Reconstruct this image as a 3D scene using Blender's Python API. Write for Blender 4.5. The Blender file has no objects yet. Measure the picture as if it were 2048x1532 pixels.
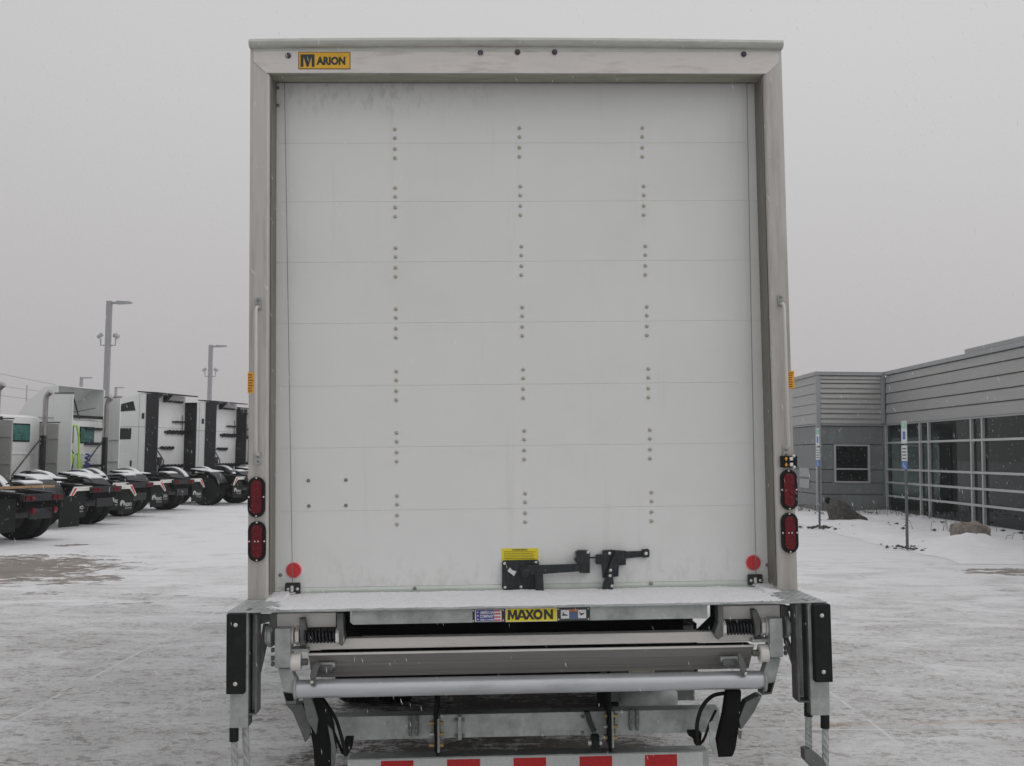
import bpy, bmesh, math, random
from mathutils import Vector, Matrix, Euler, noise
random.seed(7)
RAD = math.radians
SC = bpy.context.scene
COL = SC.collection

# ------------------------------------------------------------------ camera
F, H = 2100.0, 1.8                       # focal length in px of the 2048 wide frame, eye height
cam_d = bpy.data.cameras.new('camera'); cam = bpy.data.objects.new('camera', cam_d); COL.objects.link(cam)
cam_d.sensor_width = 36.0; cam_d.lens = F / 2048 * 36.0; cam_d.clip_end = 3000; cam_d.clip_start = 0.05
CR = Matrix.Rotation(RAD(93.93), 3, 'X') @ Matrix.Rotation(RAD(0.5), 3, 'Z')
cam.matrix_world = Matrix.Translation((0, 0, H)) @ CR.to_4x4()
SC.camera = cam
SC.render.resolution_x, SC.render.resolution_y = 1024, 766

# ------------------------------------------------------------------ light: overcast snow sky + weak wide sun
EL, AZ = RAD(42), RAD(115)
w = bpy.data.worlds.new("World"); SC.world = w; w.use_nodes = True
nt = w.node_tree; nt.nodes.clear(); N = nt.nodes; Lk = nt.links
out = N.new('ShaderNodeOutputWorld'); bg = N.new('ShaderNodeBackground'); bg.inputs[1].default_value = 0.1
sky = N.new('ShaderNodeTexSky'); sky.sky_type = 'NISHITA'; sky.sun_disc = False
sky.sun_elevation = EL; sky.sun_rotation = AZ; sky.air_density = 1; sky.dust_density = 6
hs = N.new('ShaderNodeHueSaturation'); hs.inputs['Saturation'].default_value = 0.05
tc = N.new('ShaderNodeTexCoord'); sp = N.new('ShaderNodeSeparateXYZ')
rp = N.new('ShaderNodeValToRGB'); rp.color_ramp.interpolation = 'EASE'
e = rp.color_ramp.elements
e[0].position = 0.0; e[0].color = (.485, .468, .475, 1)
e[1].position = 0.42; e[1].color = (.60, .598, .605, 1)
e2 = e.new(1.0); e2.color = (.70, .70, .71, 1)
nz = N.new('ShaderNodeTexNoise'); nz.inputs['Scale'].default_value = 1.4; nz.inputs['Detail'].default_value = 3
mr = N.new('ShaderNodeMapRange'); mr.inputs['To Min'].default_value = 9.8; mr.inputs['To Max'].default_value = 10.6
vm = N.new('ShaderNodeVectorMath'); vm.operation = 'SCALE'
mx = N.new('ShaderNodeMix'); mx.data_type = 'RGBA'; mx.inputs['Factor'].default_value = 0.96
Lk.new(tc.outputs['Generated'], sp.inputs[0]); Lk.new(sp.outputs['Z'], rp.inputs[0])
Lk.new(tc.outputs['Generated'], nz.inputs['Vector']); Lk.new(nz.outputs['Fac'], mr.inputs['Value'])
gx = N.new('ShaderNodeMapRange'); gx.inputs['From Min'].default_value = -1; gx.inputs['To Min'].default_value = .93; gx.inputs['To Max'].default_value = 1.09
Lk.new(sp.outputs['X'], gx.inputs['Value']); gm = N.new('ShaderNodeMath'); gm.operation = 'MULTIPLY'
Lk.new(gx.outputs[0], gm.inputs[0]); Lk.new(mr.outputs[0], gm.inputs[1])
Lk.new(rp.outputs[0], vm.inputs[0]); Lk.new(gm.outputs[0], vm.inputs['Scale'])
Lk.new(sky.outputs[0], hs.inputs['Color']); Lk.new(hs.outputs[0], mx.inputs['A']); Lk.new(vm.outputs[0], mx.inputs['B'])
Lk.new(mx.outputs['Result'], bg.inputs[0]); Lk.new(bg.outputs[0], out.inputs[0])
sd = bpy.data.lights.new('sun', 'SUN'); sd.energy = 0.5; sd.angle = RAD(40); sd.color = (1, .97, .94)
so = bpy.data.objects.new('sun', sd); COL.objects.link(so)
# the lamp points away from the sun: same azimuth / elevation as the sky
sdir = Vector((math.sin(AZ) * math.cos(EL), math.cos(AZ) * math.cos(EL), math.sin(EL)))
so.rotation_euler = sdir.to_track_quat('Z', 'Y').to_euler()
SC.view_settings.view_transform = 'Standard'; SC.view_settings.look = 'None'
SC.view_settings.exposure = 0; SC.view_settings.gamma = 1; SC.view_settings.use_curve_mapping = False

# ------------------------------------------------------------------ survey helpers
def ray(px, py):
    return CR @ Vector(((px - 1024) / F, (766 - py) / F, -1))
def at(px, py, D):                       # point D metres ahead (world y = D)
    d = ray(px, py); t = D / d.y; return Vector((d.x * t, D, H + d.z * t))
def gnd(px, py, z=0):
    d = ray(px, py); t = (z - H) / d.z; return Vector((d.x * t, d.y * t, z))
TL = Vector((.0674, 4.7058, 1.1989)); TR = Euler((0, -.0209, .0366)).to_matrix(); TI = TR.transposed()
def P(px, py, yl):                       # truck-local (x, z) of a photo point lying on local plane y = yl
    o = TI @ (Vector((0, 0, H)) - TL); d = TI @ ray(px, py); t = (yl - o.y) / d.y
    q = o + d * t; return q.x, q.z
def RC(x0, y0, x1, y1, yl):              # photo rectangle -> local x0,x1,z0,z1
    mxp, myp = (x0 + x1) / 2, (y0 + y1) / 2
    return P(x0, myp, yl)[0], P(x1, myp, yl)[0], P(mxp, y1, yl)[1], P(mxp, y0, yl)[1]

# ------------------------------------------------------------------ materials
MC = {}
def srgb(c):
    return tuple(((v / 255) / 12.92 if v / 255 < .04045 else ((v / 255 + .055) / 1.055) ** 2.4) for v in c)
def mat(name, col, rough=.6, metal=0, var=.12, vs=6, stretch=(1, 1, 1), bump=.0, bs=60, dirt=None, dirt_amt=.5, ds=2.5, dthr=.55, spec=.5):
    if name in MC: return MC[name]
    m = bpy.data.materials.new(name); m.use_nodes = True; t = m.node_tree; n = t.nodes; l = t.links
    b = n['Principled BSDF']; b.inputs['Roughness'].default_value = rough; b.inputs['Metallic'].default_value = metal
    b.inputs['Specular IOR Level'].default_value = spec
    tc = n.new('ShaderNodeTexCoord'); mp = n.new('ShaderNodeMapping'); mp.inputs['Scale'].default_value = stretch
    l.new(tc.outputs['Object'], mp.inputs[0])
    a = n.new('ShaderNodeTexNoise'); a.inputs['Scale'].default_value = vs; a.inputs['Detail'].default_value = 6; a.inputs['Roughness'].default_value = .6
    l.new(mp.outputs[0], a.inputs['Vector'])
    r = n.new('ShaderNodeValToRGB'); r.color_ramp.elements[0].position = .3; r.color_ramp.elements[1].position = .7
    r.color_ramp.elements[0].color = (*[c * (1 - var) for c in col], 1); r.color_ramp.elements[1].color = (*[min(1, c * (1 + var)) for c in col], 1)
    l.new(a.outputs['Fac'], r.inputs[0]); last = r.outputs[0]
    if dirt:
        d = n.new('ShaderNodeTexNoise'); d.inputs['Scale'].default_value = ds; d.inputs['Detail'].default_value = 8; d.inputs['Roughness'].default_value = .7
        l.new(mp.outputs[0], d.inputs['Vector'])
        dr = n.new('ShaderNodeMapRange'); dr.inputs['From Min'].default_value = dthr; dr.inputs['From Max'].default_value = dthr + .2
        dr.inputs['To Max'].default_value = dirt_amt
        l.new(d.outputs['Fac'], dr.inputs[0]); mm = n.new('ShaderNodeMix'); mm.data_type = 'RGBA'
        l.new(dr.outputs[0], mm.inputs['Factor']); l.new(last, mm.inputs['A']); mm.inputs['B'].default_value = (*dirt, 1); last = mm.outputs['Result']
    l.new(last, b.inputs['Base Color'])
    rr = n.new('ShaderNodeMapRange'); rr.inputs['To Min'].default_value = max(0, rough - .1); rr.inputs['To Max'].default_value = min(1, rough + .1)
    l.new(a.outputs['Fac'], rr.inputs[0]); l.new(rr.outputs[0], b.inputs['Roughness'])
    if bump:
        c = n.new('ShaderNodeTexNoise'); c.inputs['Scale'].default_value = bs; c.inputs['Detail'].default_value = 4; l.new(mp.outputs[0], c.inputs['Vector'])
        bp = n.new('ShaderNodeBump'); bp.inputs['Strength'].default_value = bump; bp.inputs['Distance'].default_value = .01
        l.new(c.outputs['Fac'], bp.inputs['Height']); l.new(bp.outputs[0], b.inputs['Normal'])
    MC[name] = m; return m
DIRT = (.16, .14, .12)
M_alu = mat('brushed_aluminium', (.53, .51, .485), .48, .35, .06, 3, (6, 6, .5), dirt=(.27, .24, .21), dirt_amt=.55, ds=1.6, dthr=.45, bump=.05, bs=40)
M_header = mat('header_aluminium', (.68, .65, .63), .5, .25, .08, 3, (1, 6, 6), dirt=(.26, .22, .21), dirt_amt=.5, ds=3, dthr=.5)
M_jamb = mat('jamb_aluminium', (.21, .205, .18), .55, .3, .2, 5, (6, 6, .6), dirt=(.08, .08, .07), ds=3)
M_door = mat('door_white', (.70, .725, .72), .42, 0, .025, 2, (1.5, 1.5, .8), dirt=(.55, .56, .54), dirt_amt=.4, ds=1.6, dthr=.52, bump=.02, bs=200)
M_seal = mat('door_seal', (.55, .60, .55), .6, 0, .08)
M_galv = mat('galvanised_steel', (.42, .445, .44), .5, .3, .2, 16, bump=.06, bs=60, dirt=(.17, .18, .17), dirt_amt=.65, ds=6, dthr=.48)
M_galvd = mat('dull_steel', (.17, .18, .175), .55, .4, .25, 9, dirt=(.06, .06, .055), dirt_amt=.7, ds=4, dthr=.45)
M_tube = mat('tube_steel', (.60, .62, .65), .36, .65, .08, 12, (.3, 2, 2), dirt=(.3, .3, .3), dirt_amt=.5, ds=5)
M_bare = mat('bare_steel', (.74, .72, .69), .45, .15, .1, 7, (.5, 1, 2), dirt=(.35, .33, .31), dirt_amt=.5, ds=5)
M_plat = mat('platform_aluminium', (.30, .29, .28), .5, .3, .15, 6, (.15, 3, 12), dirt=(.10, .09, .085), dirt_amt=.6, ds=2)
M_black = mat('black_paint', (.018, .019, .022), .45, 0, .3, 8, dirt=(.07, .07, .075), dirt_amt=.4, ds=10, dthr=.55)
M_rubber = mat('black_rubber', (.011, .0125, .0125), .75, 0, .25, 12, bump=.2, bs=80, dirt=(.045, .045, .043), dirt_amt=.4, ds=6, spec=.3)
M_under = mat('underbody_black', (.010, .010, .011), .85, 0, .4, 6, dirt=(.030, .029, .027), dirt_amt=.6, ds=4, spec=.2)
M_bolt = mat('bolt_zinc', (.62, .62, .60), .35, .6, .1, 30)
M_brass = mat('bolt_yellow_zinc', (.45, .33, .14), .4, .5, .2, 30)
M_rivet = mat('rivet_zinc', (.42, .40, .32), .4, .4, .2, 90)
M_red = mat('lens_red', (.125, .003, .010), .3, 0, .3, 60, spec=.35)
M_reddk = mat('lens_red_dark', (.12, .003, .008), .25, 0, .2, 60)
M_refl = mat('reflector_red', (.62, .035, .045), .3, 0, .06, 200)
M_reflrim = mat('reflector_rim', (.75, .36, .38), .4, 0, .05, 200)
M_yel = mat('label_yellow', (.80, .66, .02), .5, 0, .03, 20)
M_yelo = mat('label_amber', (.72, .42, .03), .5, 0, .08, 20)
M_ora = mat('label_orange', (.80, .38, .02), .5, 0, .08, 30)
M_ink = mat('label_ink', (.03, .035, .035), .5, 0, .1, 20)
M_brown = mat('label_border', (.10, .03, .03), .5, 0, .1, 20)
M_white = mat('label_white', (.72, .72, .74), .5, 0, .04, 20)
M_blue = mat('label_blue', (.03, .05, .28), .5, 0, .08, 20)
M_lred = mat('label_red', (.60, .10, .09), .5, 0, .06, 20)
M_tape_w = mat('tape_white', (.62, .65, .64), .35, 0, .08, 60)
M_tape_r = mat('tape_red', (.55, .012, .018), .35, 0, .1, 60)
M_cable = mat('steel_cable', (.20, .20, .19), .5, .4, .2, 60)
M_truckw = mat('truck_white', (.76, .77, .765), .38, 0, .03, 1.5, dirt=(.55, .55, .53), dirt_amt=.5, ds=1.2)
M_truckg = mat('fairing_inner_grey', (.40, .40, .39), .6, 0, .08, 2, dirt=(.25, .25, .24), dirt_amt=.5, ds=1.5)
M_glass = mat('dark_glass', (.012, .015, .015), .08, 0, .2, 2, spec=.5)
M_glassg = mat('green_glass', (.06, .17, .15), .12, 0, .35, 5, spec=.5)
M_chrome = mat('exhaust_steel', (.42, .40, .40), .35, .8, .15, 6)
M_snow = mat('snow', (.80, .81, .83), .95, 0, .04, 5, bump=.35, bs=45, spec=.2)
M_wood = mat('wood_plank', (.36, .22, .12), .8, 0, .2, 8, (1, .2, 5))
M_conc = mat('grey_panel', (.19, .208, .208), .55, .1, .12, 3, (1, 1, .5), dirt=(.12, .13, .135), dirt_amt=.5, ds=1.5)
M_clad = mat('silver_cladding', (.37, .375, .365), .45, .15, .05, 2, (.4, .4, 2), dirt=(.28, .285, .28), dirt_amt=.5, ds=1)
M_clad2 = mat('silver_cladding_trim', (.34, .355, .36), .45, .2, .05, 2)
M_mull = mat('mullion_aluminium', (.52, .53, .53), .4, .3, .05, 4)
M_rock1 = mat('boulder_brown', (.07, .065, .058), .9, 0, .4, 5, bump=.8, bs=12, dirt=(.03, .027, .025), dirt_amt=.8, ds=4)
M_rock2 = mat('boulder_pink', (.25, .215, .19), .9, 0, .45, 6, bump=.8, bs=14, dirt=(.09, .09, .085), dirt_amt=.9, ds=5, dthr=.48)
M_pole = mat('pole_paint', (.34, .34, .35), .5, .2, .06, 3)
M_signp = mat('sign_post_steel', (.12, .14, .14), .6, .3, .15, 5)
M_lime = mat('cable_lime', (.42, .75, .06), .5, 0, .1, 5)
M_bluec = mat('cable_blue', (.05, .07, .30), .5, 0, .1, 5)
M_sgreen = mat('sign_green', (.30, .52, .42), .5, 0, .1, 20)
M_sblue = mat('sign_blue', (.06, .16, .45), .5, 0, .1, 20)

# ------------------------------------------------------------------ mesh builder
class MB:
    def __init__(s): s.bm = bmesh.new()
    def box(s, x0, x1, y0, y1, z0, z1, M=None):
        vs = [Vector((x, y, z)) for x in (x0, x1) for y in (y0, y1) for z in (z0, z1)]
        if M is not None: vs = [M @ v for v in vs]
        v = [s.bm.verts.new(p) for p in vs]
        for f in ((0, 1, 3, 2), (4, 6, 7, 5), (0, 4, 5, 1), (2, 3, 7, 6), (0, 2, 6, 4), (1, 5, 7, 3)): s.bm.faces.new([v[i] for i in f])
        return s
    def prism(s, pts, a0, a1, axis='y'):             # 2-D outline extruded along an axis
        def mk(p, a): return {'y': (p[0], a, p[1]), 'x': (a, p[0], p[1]), 'z': (p[0], p[1], a)}[axis]
        A = [s.bm.verts.new(mk(p, a0)) for p in pts]; B = [s.bm.verts.new(mk(p, a1)) for p in pts]; n = len(pts)
        s.bm.faces.new(A); s.bm.faces.new(B[::-1])
        for i in range(n): s.bm.faces.new((A[i], B[i], B[(i + 1) % n], A[(i + 1) % n]))
        return s
    def tube(s, pts, r, seg=8, cap=True):
        pts = [Vector(p) for p in pts]; rings = []; up = None
        for i, p in enumerate(pts):
            d = (pts[min(i + 1, len(pts) - 1)] - pts[max(i - 1, 0)]).normalized()
            if up is None: up = d.orthogonal().normalized()
            up = (up - d * up.dot(d)).normalized(); q = d.cross(up)
            rr = r[i] if isinstance(r, (list, tuple)) else r
            rings.append([s.bm.verts.new(p + (up * math.cos(a) + q * math.sin(a)) * rr) for a in [2 * math.pi * k / seg for k in range(seg)]])
        for A, B in zip(rings, rings[1:]):
            for k in range(seg): s.bm.faces.new((A[k], A[(k + 1) % seg], B[(k + 1) % seg], B[k]))
        if cap: s.bm.faces.new(rings[0][::-1]); s.bm.faces.new(rings[-1])
        return s
    def lathe(s, prof, seg=24, M=None):              # prof: (radius, along local z)
        rings = []
        for r, z in prof:
            rings.append([s.bm.verts.new((M or Matrix()) @ Vector((r * math.cos(2 * math.pi * k / seg), r * math.sin(2 * math.pi * k / seg), z))) for k in range(seg)])
        for A, B in zip(rings, rings[1:]):
            for k in range(seg): s.bm.faces.new((A[k], A[(k + 1) % seg], B[(k + 1) % seg], B[k]))
        s.bm.faces.new(rings[0][::-1]); s.bm.faces.new(rings[-1]); return s
    def mesh(s, name, m, bevel=0, smooth=False):
        bmesh.ops.recalc_face_normals(s.bm, faces=s.bm.faces)
        if bevel:
            ed = [e for e in s.bm.edges if len(e.link_faces) == 2 and e.calc_face_angle(0) > .5]
            try: bmesh.ops.bevel(s.bm, geom=ed, offset=bevel, segments=2, profile=.6, affect='EDGES', clamp_overlap=True)
            except Exception: pass
        me = bpy.data.meshes.new(name); s.bm.to_mesh(me); s.bm.free()
        for mm in (m if isinstance(m, (list, tuple)) else [m]): me.materials.append(mm)
        if smooth:
            for p in me.polygons: p.use_smooth = True
            try: me.set_sharp_from_angle(angle=RAD(38))
            except Exception: pass
        return me
def link(name, me, parent=None, loc=None, rot=None, label=None, cat=None, group=None, kind=None):
    o = bpy.data.objects.new(name, me); COL.objects.link(o)
    if parent is not None: o.parent = parent
    if loc is not None: o.location = loc
    if rot is not None: o.rotation_euler = rot
    for k, v in (('label', label), ('category', cat), ('group', group), ('kind', kind)):
        if v: o[k] = v
    return o
def ob(name, mb, m, parent=None, bevel=0, smooth=False, **k):
    return link(name, mb.mesh(name, m, bevel, smooth), parent, **k)
def empty(name, loc, rot, label, cat, group=None):
    o = link(name, None, None, loc, rot, label, cat, group); o.empty_display_size = .2; return o
Rm = Matrix.Rotation
def X_axis(x, y, z): return Matrix.Translation((x, y, z)) @ Rm(RAD(90), 4, 'Y')      # lathe axis along +x
def Y_axis(x, y, z): return Matrix.Translation((x, y, z)) @ Rm(RAD(90), 4, 'X')      # lathe axis along -y
def text(name, s, x0, x1, z0, z1, y, m, parent, bold=.02, fit=True, depth=.0006, slant=0, M=None):
    c = bpy.data.curves.new(name, 'FONT'); c.body = s; c.offset = bold; c.extrude = .0; c.resolution_u = 3
    o = bpy.data.objects.new(name, c); COL.objects.link(o); bpy.context.view_layer.update()
    me = bpy.data.meshes.new_from_object(o.evaluated_get(bpy.context.evaluated_depsgraph_get()))
    bpy.data.objects.remove(o); bpy.data.curves.remove(c)
    xs = [v.co.x for v in me.vertices]; ys = [v.co.y for v in me.vertices]
    ax, bx_, ay, by = min(xs), max(xs), min(ys), max(ys)
    for v in me.vertices:
        u = (v.co.x - ax) / (bx_ - ax); q = (v.co.y - ay) / (by - ay)
        p = Vector((x0 + u * (x1 - x0) + slant * q, y, z0 + q * (z1 - z0)))
        v.co = (M @ p) if M is not None else p
    me.materials.clear(); me.materials.append(m)
    return link(name, me, parent)

# ------------------------------------------------------------------ ground
def ground_material():
    m = bpy.data.materials.new('snowy_concrete'); m.use_nodes = True; t = m.node_tree; n = t.nodes; l = t.links; b = n['Principled BSDF']
    b.inputs['Roughness'].default_value = .9; b.inputs['Specular IOR Level'].default_value = .25
    g = n.new('ShaderNodeNewGeometry')
    def val(x):
        v = n.new('ShaderNodeValue'); v.outputs[0].default_value = x; return v.outputs[0]
    def math_(op, a, b_=None, c=None):
        k = n.new('ShaderNodeMath'); k.operation = op
        for i, q in enumerate((a, b_, c)):
            if q is None: continue
            if isinstance(q, (int, float)): k.inputs[i].default_value = q
            else: l.new(q, k.inputs[i])
        return k.outputs[0]
    def noi(scale, st=(1, 1, 1), det=6, ro=.6, rot=0, dist=0):
        mp = n.new('ShaderNodeMapping'); mp.inputs['Scale'].default_value = st; mp.inputs['Rotation'].default_value = (0, 0, rot)
        l.new(g.outputs['Position'], mp.inputs[0]); a = n.new('ShaderNodeTexNoise'); a.inputs['Scale'].default_value = scale
        a.inputs['Detail'].default_value = det; a.inputs['Roughness'].default_value = ro; a.inputs['Distortion'].default_value = dist
        l.new(mp.outputs[0], a.inputs['Vector']); return a.outputs['Fac']
    def rng(x, a, b_, c=0., d=1.):
        k = n.new('ShaderNodeMapRange'); l.new(x, k.inputs[0])
        for i, v in zip((1, 2, 3, 4), (a, b_, c, d)): k.inputs[i].default_value = v
        return k.outputs[0]
    s = n.new('ShaderNodeSeparateXYZ'); l.new(g.outputs['Position'], s.inputs[0]); X, Y = s.outputs[0], s.outputs[1]
    far = rng(Y, 8.0, 20.0)                                    # the lane behind the truck is trafficked, further off the snow lies whole
    drift = noi(.35, (1, 1.6, 1), 5, .6, .3)
    streak = noi(2.6, (.8, 1.5, 1), 8, .72, .25, .5)
    grain = noi(38, (.8, 1.3, 1), 4, .85)
    grain2 = noi(16, (.8, 1.2, 1), 5, .8)
    cover = math_('ADD', .14, math_('ADD', math_('MULTIPLY', drift, .75), math_('MULTIPLY', streak, .72)))
    cover = math_('ADD', cover, math_('ADD', math_('MULTIPLY', far, .24), .14))
    cover = math_('ADD', cover, math_('MULTIPLY', math_('SUBTRACT', grain2, .5), .7))
    ragged = noi(3.2, (.8, 1.0, 1), 9, .72, .1)
    def spot(cx, cy, rx, ry, amt):
        nonlocal cover
        dx = math_('DIVIDE', math_('SUBTRACT', X, cx), rx); dy = math_('DIVIDE', math_('SUBTRACT', Y, cy), ry)
        d = math_('ADD', math_('MULTIPLY', dx, dx), math_('MULTIPLY', dy, dy)); d = math_('ADD', d, math_('MULTIPLY', math_('SUBTRACT', ragged, .5), 9))
        cover = math_('SUBTRACT', cover, rng(d, .3, 1.4, amt, 0))
    def spot_px(x0, x1, y, ry, amt):
        a = gnd(x0, y); c = gnd(x1, y); spot((a.x + c.x) / 2, a.y, abs(c.x - a.x) / 2, ry, amt)
    spot_px(-260, 190, 1137, 1.9, 2.4)
    spot_px(90, 260, 1158, .55, .55); spot_px(170, 360, 1195, .7, .42); spot_px(112, 172, 1090, .3, 1.1)
    spot_px(40, 130, 1187, .22, .6); spot_px(1930, 2200, 1143, .5, .8); spot_px(1960, 2200, 1180, .5, .3)
    # under the truck body hardly any snow falls
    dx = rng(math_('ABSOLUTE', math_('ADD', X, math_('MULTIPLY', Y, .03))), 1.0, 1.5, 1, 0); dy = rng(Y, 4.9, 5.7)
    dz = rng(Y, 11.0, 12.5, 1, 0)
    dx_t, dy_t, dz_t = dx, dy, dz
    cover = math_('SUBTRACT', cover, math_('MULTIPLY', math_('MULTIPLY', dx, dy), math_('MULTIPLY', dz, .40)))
    snow = rng(cover, .60, .72)
    wsrc = math_('ADD', math_('ADD', math_('MULTIPLY', noi(1.1, (.8, 1.3, 1), 6, .62, .35, .8), .7), math_('MULTIPLY', streak, .3)), math_('MULTIPLY', far, .20))
    wisp = rng(wsrc, .45, .68)
    s1 = rng(noi(4, (.8, 1.2, 1), 5, .7), .36, .56); s2 = math_('MAXIMUM', rng(noi(15, (.6, .75, 1), 3, .7), .53, .60), math_('MULTIPLY', rng(noi(34, (.6, .8, 1), 2, .6), .52, .60), .7))
    speck = math_('MULTIPLY', math_('MULTIPLY', s1, s2), math_('SUBTRACT', 1, math_('MULTIPLY', wisp, .85)))
    speck = math_('MULTIPLY', speck, rng(Y, 9, 22, .85, .12))
    snow2 = math_('MULTIPLY', snow, math_('SUBTRACT', 1, speck))
    # saw-cut joints
    def line(c, pos, wd):
        return rng(math_('ABSOLUTE', math_('SUBTRACT', c, pos)), wd * .4, wd, 1, 0)
    wob = math_('MULTIPLY', math_('SUBTRACT', noi(.8, (1, 1, 1), 3), .5), .05)
    Xw, Yw = math_('ADD', X, wob), math_('ADD', Y, wob)
    def rep(c, off, per, wd):
        k = math_('PINGPONG', math_('ADD', math_('SUBTRACT', c, off), per * 40), per / 2); return rng(k, wd * .4, wd, 1, 0)
    jn = math_('MAXIMUM', rep(Xw, 2.47, 2.9, .016), rep(Yw, 7.12, 3.3, .014))
    brk = rng(noi(1.3, (1, 1, 1), 4), .34, .50)
    jn = math_('MULTIPLY', jn, brk)
    jd = math_('MULTIPLY', jn, rng(noi(.9, (1, 1, 1), 2), .56, .62)); jl = math_('SUBTRACT', jn, jd)
    snow2 = math_('SUBTRACT', snow2, math_('MULTIPLY', jd, .45)); snow2 = math_('ADD', snow2, math_('MULTIPLY', jl, .5))
    k = n.new('ShaderNodeClamp'); l.new(snow2, k.inputs[0]); snow2 = k.outputs[0]
    cr = n.new('ShaderNodeValToRGB'); l.new(noi(2.5, (1, 1, 1), 8, .7), cr.inputs[0])
    cr.color_ramp.elements[0].color = (.205, .185, .168, 1); cr.color_ramp.elements[1].color = (.31, .275, .245, 1)
    cr.color_ramp.elements[0].position = .35; cr.color_ramp.elements[1].position = .65
    sr = n.new('ShaderNodeValToRGB'); l.new(math_('MAXIMUM', wisp, math_('MULTIPLY', jl, .8)), sr.inputs[0])
    sr.color_ramp.elements[0].color = (.56, .557, .555, 1); sr.color_ramp.elements[1].color = (.76, .76, .775, 1)
    sr.color_ramp.elements[0].position = .0; sr.color_ramp.elements[1].position = 1.
    mm = n.new('ShaderNodeMix'); mm.data_type = 'RGBA'; under_shade = n.new('ShaderNodeMix'); under_shade.data_type = 'RGBA'; l.new(math_('MULTIPLY', math_('MULTIPLY', dx_t, dy_t), math_('MULTIPLY', dz_t, .75)), under_shade.inputs['Factor'])
    l.new(cr.outputs[0], under_shade.inputs['A']); under_shade.inputs['B'].default_value = (.075, .07, .066, 1)  # shade below the truck body, painted into the pavement colour
    l.new(snow2, mm.inputs['Factor']); l.new(under_shade.outputs['Result'], mm.inputs['A']); l.new(sr.outputs[0], mm.inputs['B'])
    oy = math_('SUBTRACT', Y, math_('ADD', 6.95, math_('MULTIPLY', X, .13)))
    om = math_('MULTIPLY', rng(math_('ABSOLUTE', oy), .01, .06, 1, 0), rng(X, 1.2, 1.8)); om = math_('MULTIPLY', om, rng(noi(3, (1, 3, 1), 5, .7), .42, .62, 0, .5))
    m2 = n.new('ShaderNodeMix'); m2.data_type = 'RGBA'; l.new(om, m2.inputs['Factor']); l.new(mm.outputs['Result'], m2.inputs['A']); m2.inputs['B'].default_value = (.50, .30, .17, 1)
    l.new(m2.outputs['Result'], b.inputs['Base Color'])
    bp = n.new('ShaderNodeBump'); bp.inputs['Strength'].default_value = .6; bp.inputs['Distance'].default_value = .012
    hgt = math_('ADD', snow2, math_('MULTIPLY', grain, .5)); l.new(hgt, bp.inputs['Height']); l.new(bp.outputs[0], b.inputs['Normal'])
    return m
g = MB(); bm = g.bm
S = 420
v = [bm.verts.new(p) for p in ((-S, -60, 0), (S, -60, 0), (S, 2 * S, 0), (-S, 2 * S, 0))]; bm.faces.new(v)
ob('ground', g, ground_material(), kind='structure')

# snow covered planting bed in front of the office
bx0, bx1, by0, by1 = 7.75, 12.3, 18.2, 37.0
g = MB(); nx, ny = 60, 200; grid = []
for j in range(ny + 1):
    row = []
    for i in range(nx + 1):
        x = bx0 + (bx1 - bx0) * i / nx; y = by0 + (by1 - by0) * j / ny
        ed = min((x - bx0) / .8, (y - by0) / 1.4, 1); ed = ed * ed * (3 - 2 * ed)
        h = ed * (.10 + .09 * noise.noise(Vector((x * .7, y * .45, 0))) + .035 * noise.noise(Vector((x * 2.3, y * 2, 3)))) + .004
        d = ((x - 9.25) ** 2 / .5 + (y - 21.1) ** 2 / .5); h += .22 * math.exp(-d * 1.1) * .8
        row.append(g.bm.verts.new((x + .25 * (1 - ed) * noise.noise(Vector((y * .6, 0, 1))), y, max(h, .003))))
    grid.append(row)
for j in range(ny):
    for i in range(nx): g.bm.faces.new((grid[j][i], grid[j][i + 1], grid[j + 1][i + 1], grid[j + 1][i]))
M_bed = mat('bed_snow', (.80, .80, .82), .95, 0, .05, 3, bump=.4, bs=20, dirt=(.12, .09, .07), dirt_amt=.9, ds=3.2, dthr=.70, spec=.2)
ob('planting_bed', g, M_bed, smooth=True, kind='structure')

# gravel chips and dry stalks poking through the bed snow
g = MB()
for i in range(260):
    if i < 90: x, y = random.gauss(7.95, .25), random.choice((21.0, 26.8)) + random.gauss(0, .3)
    else: x, y = random.uniform(8, 12), random.uniform(19.5, 34)
    if i >= 90 and noise.noise(Vector((x * .8, y * .5, 9))) < .12: continue
    s_ = random.uniform(.015, .05); c = Vector((x, y, .1 if x > 8.4 else .02))
    c.z += .02
    r = [random.uniform(.6, 1.3) for _ in range(6)]
    vs = [g.bm.verts.new(c + Vector(d) * s_ * q) for d, q in zip(((1.6, 0, 0), (-1.6, 0, 0), (0, 1, 0), (0, -1, 0), (0, 0, .7), (0, 0, -.7)), r)]
    for a, b_ in ((0, 2), (2, 1), (1, 3), (3, 0)):
        g.bm.faces.new((vs[a], vs[b_], vs[4])); g.bm.faces.new((vs[b_], vs[a], vs[5]))
ob('gravel', g, M_rock1, kind='stuff', label='dark gravel chips showing through the snow of the bed', cat='gravel')

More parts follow.
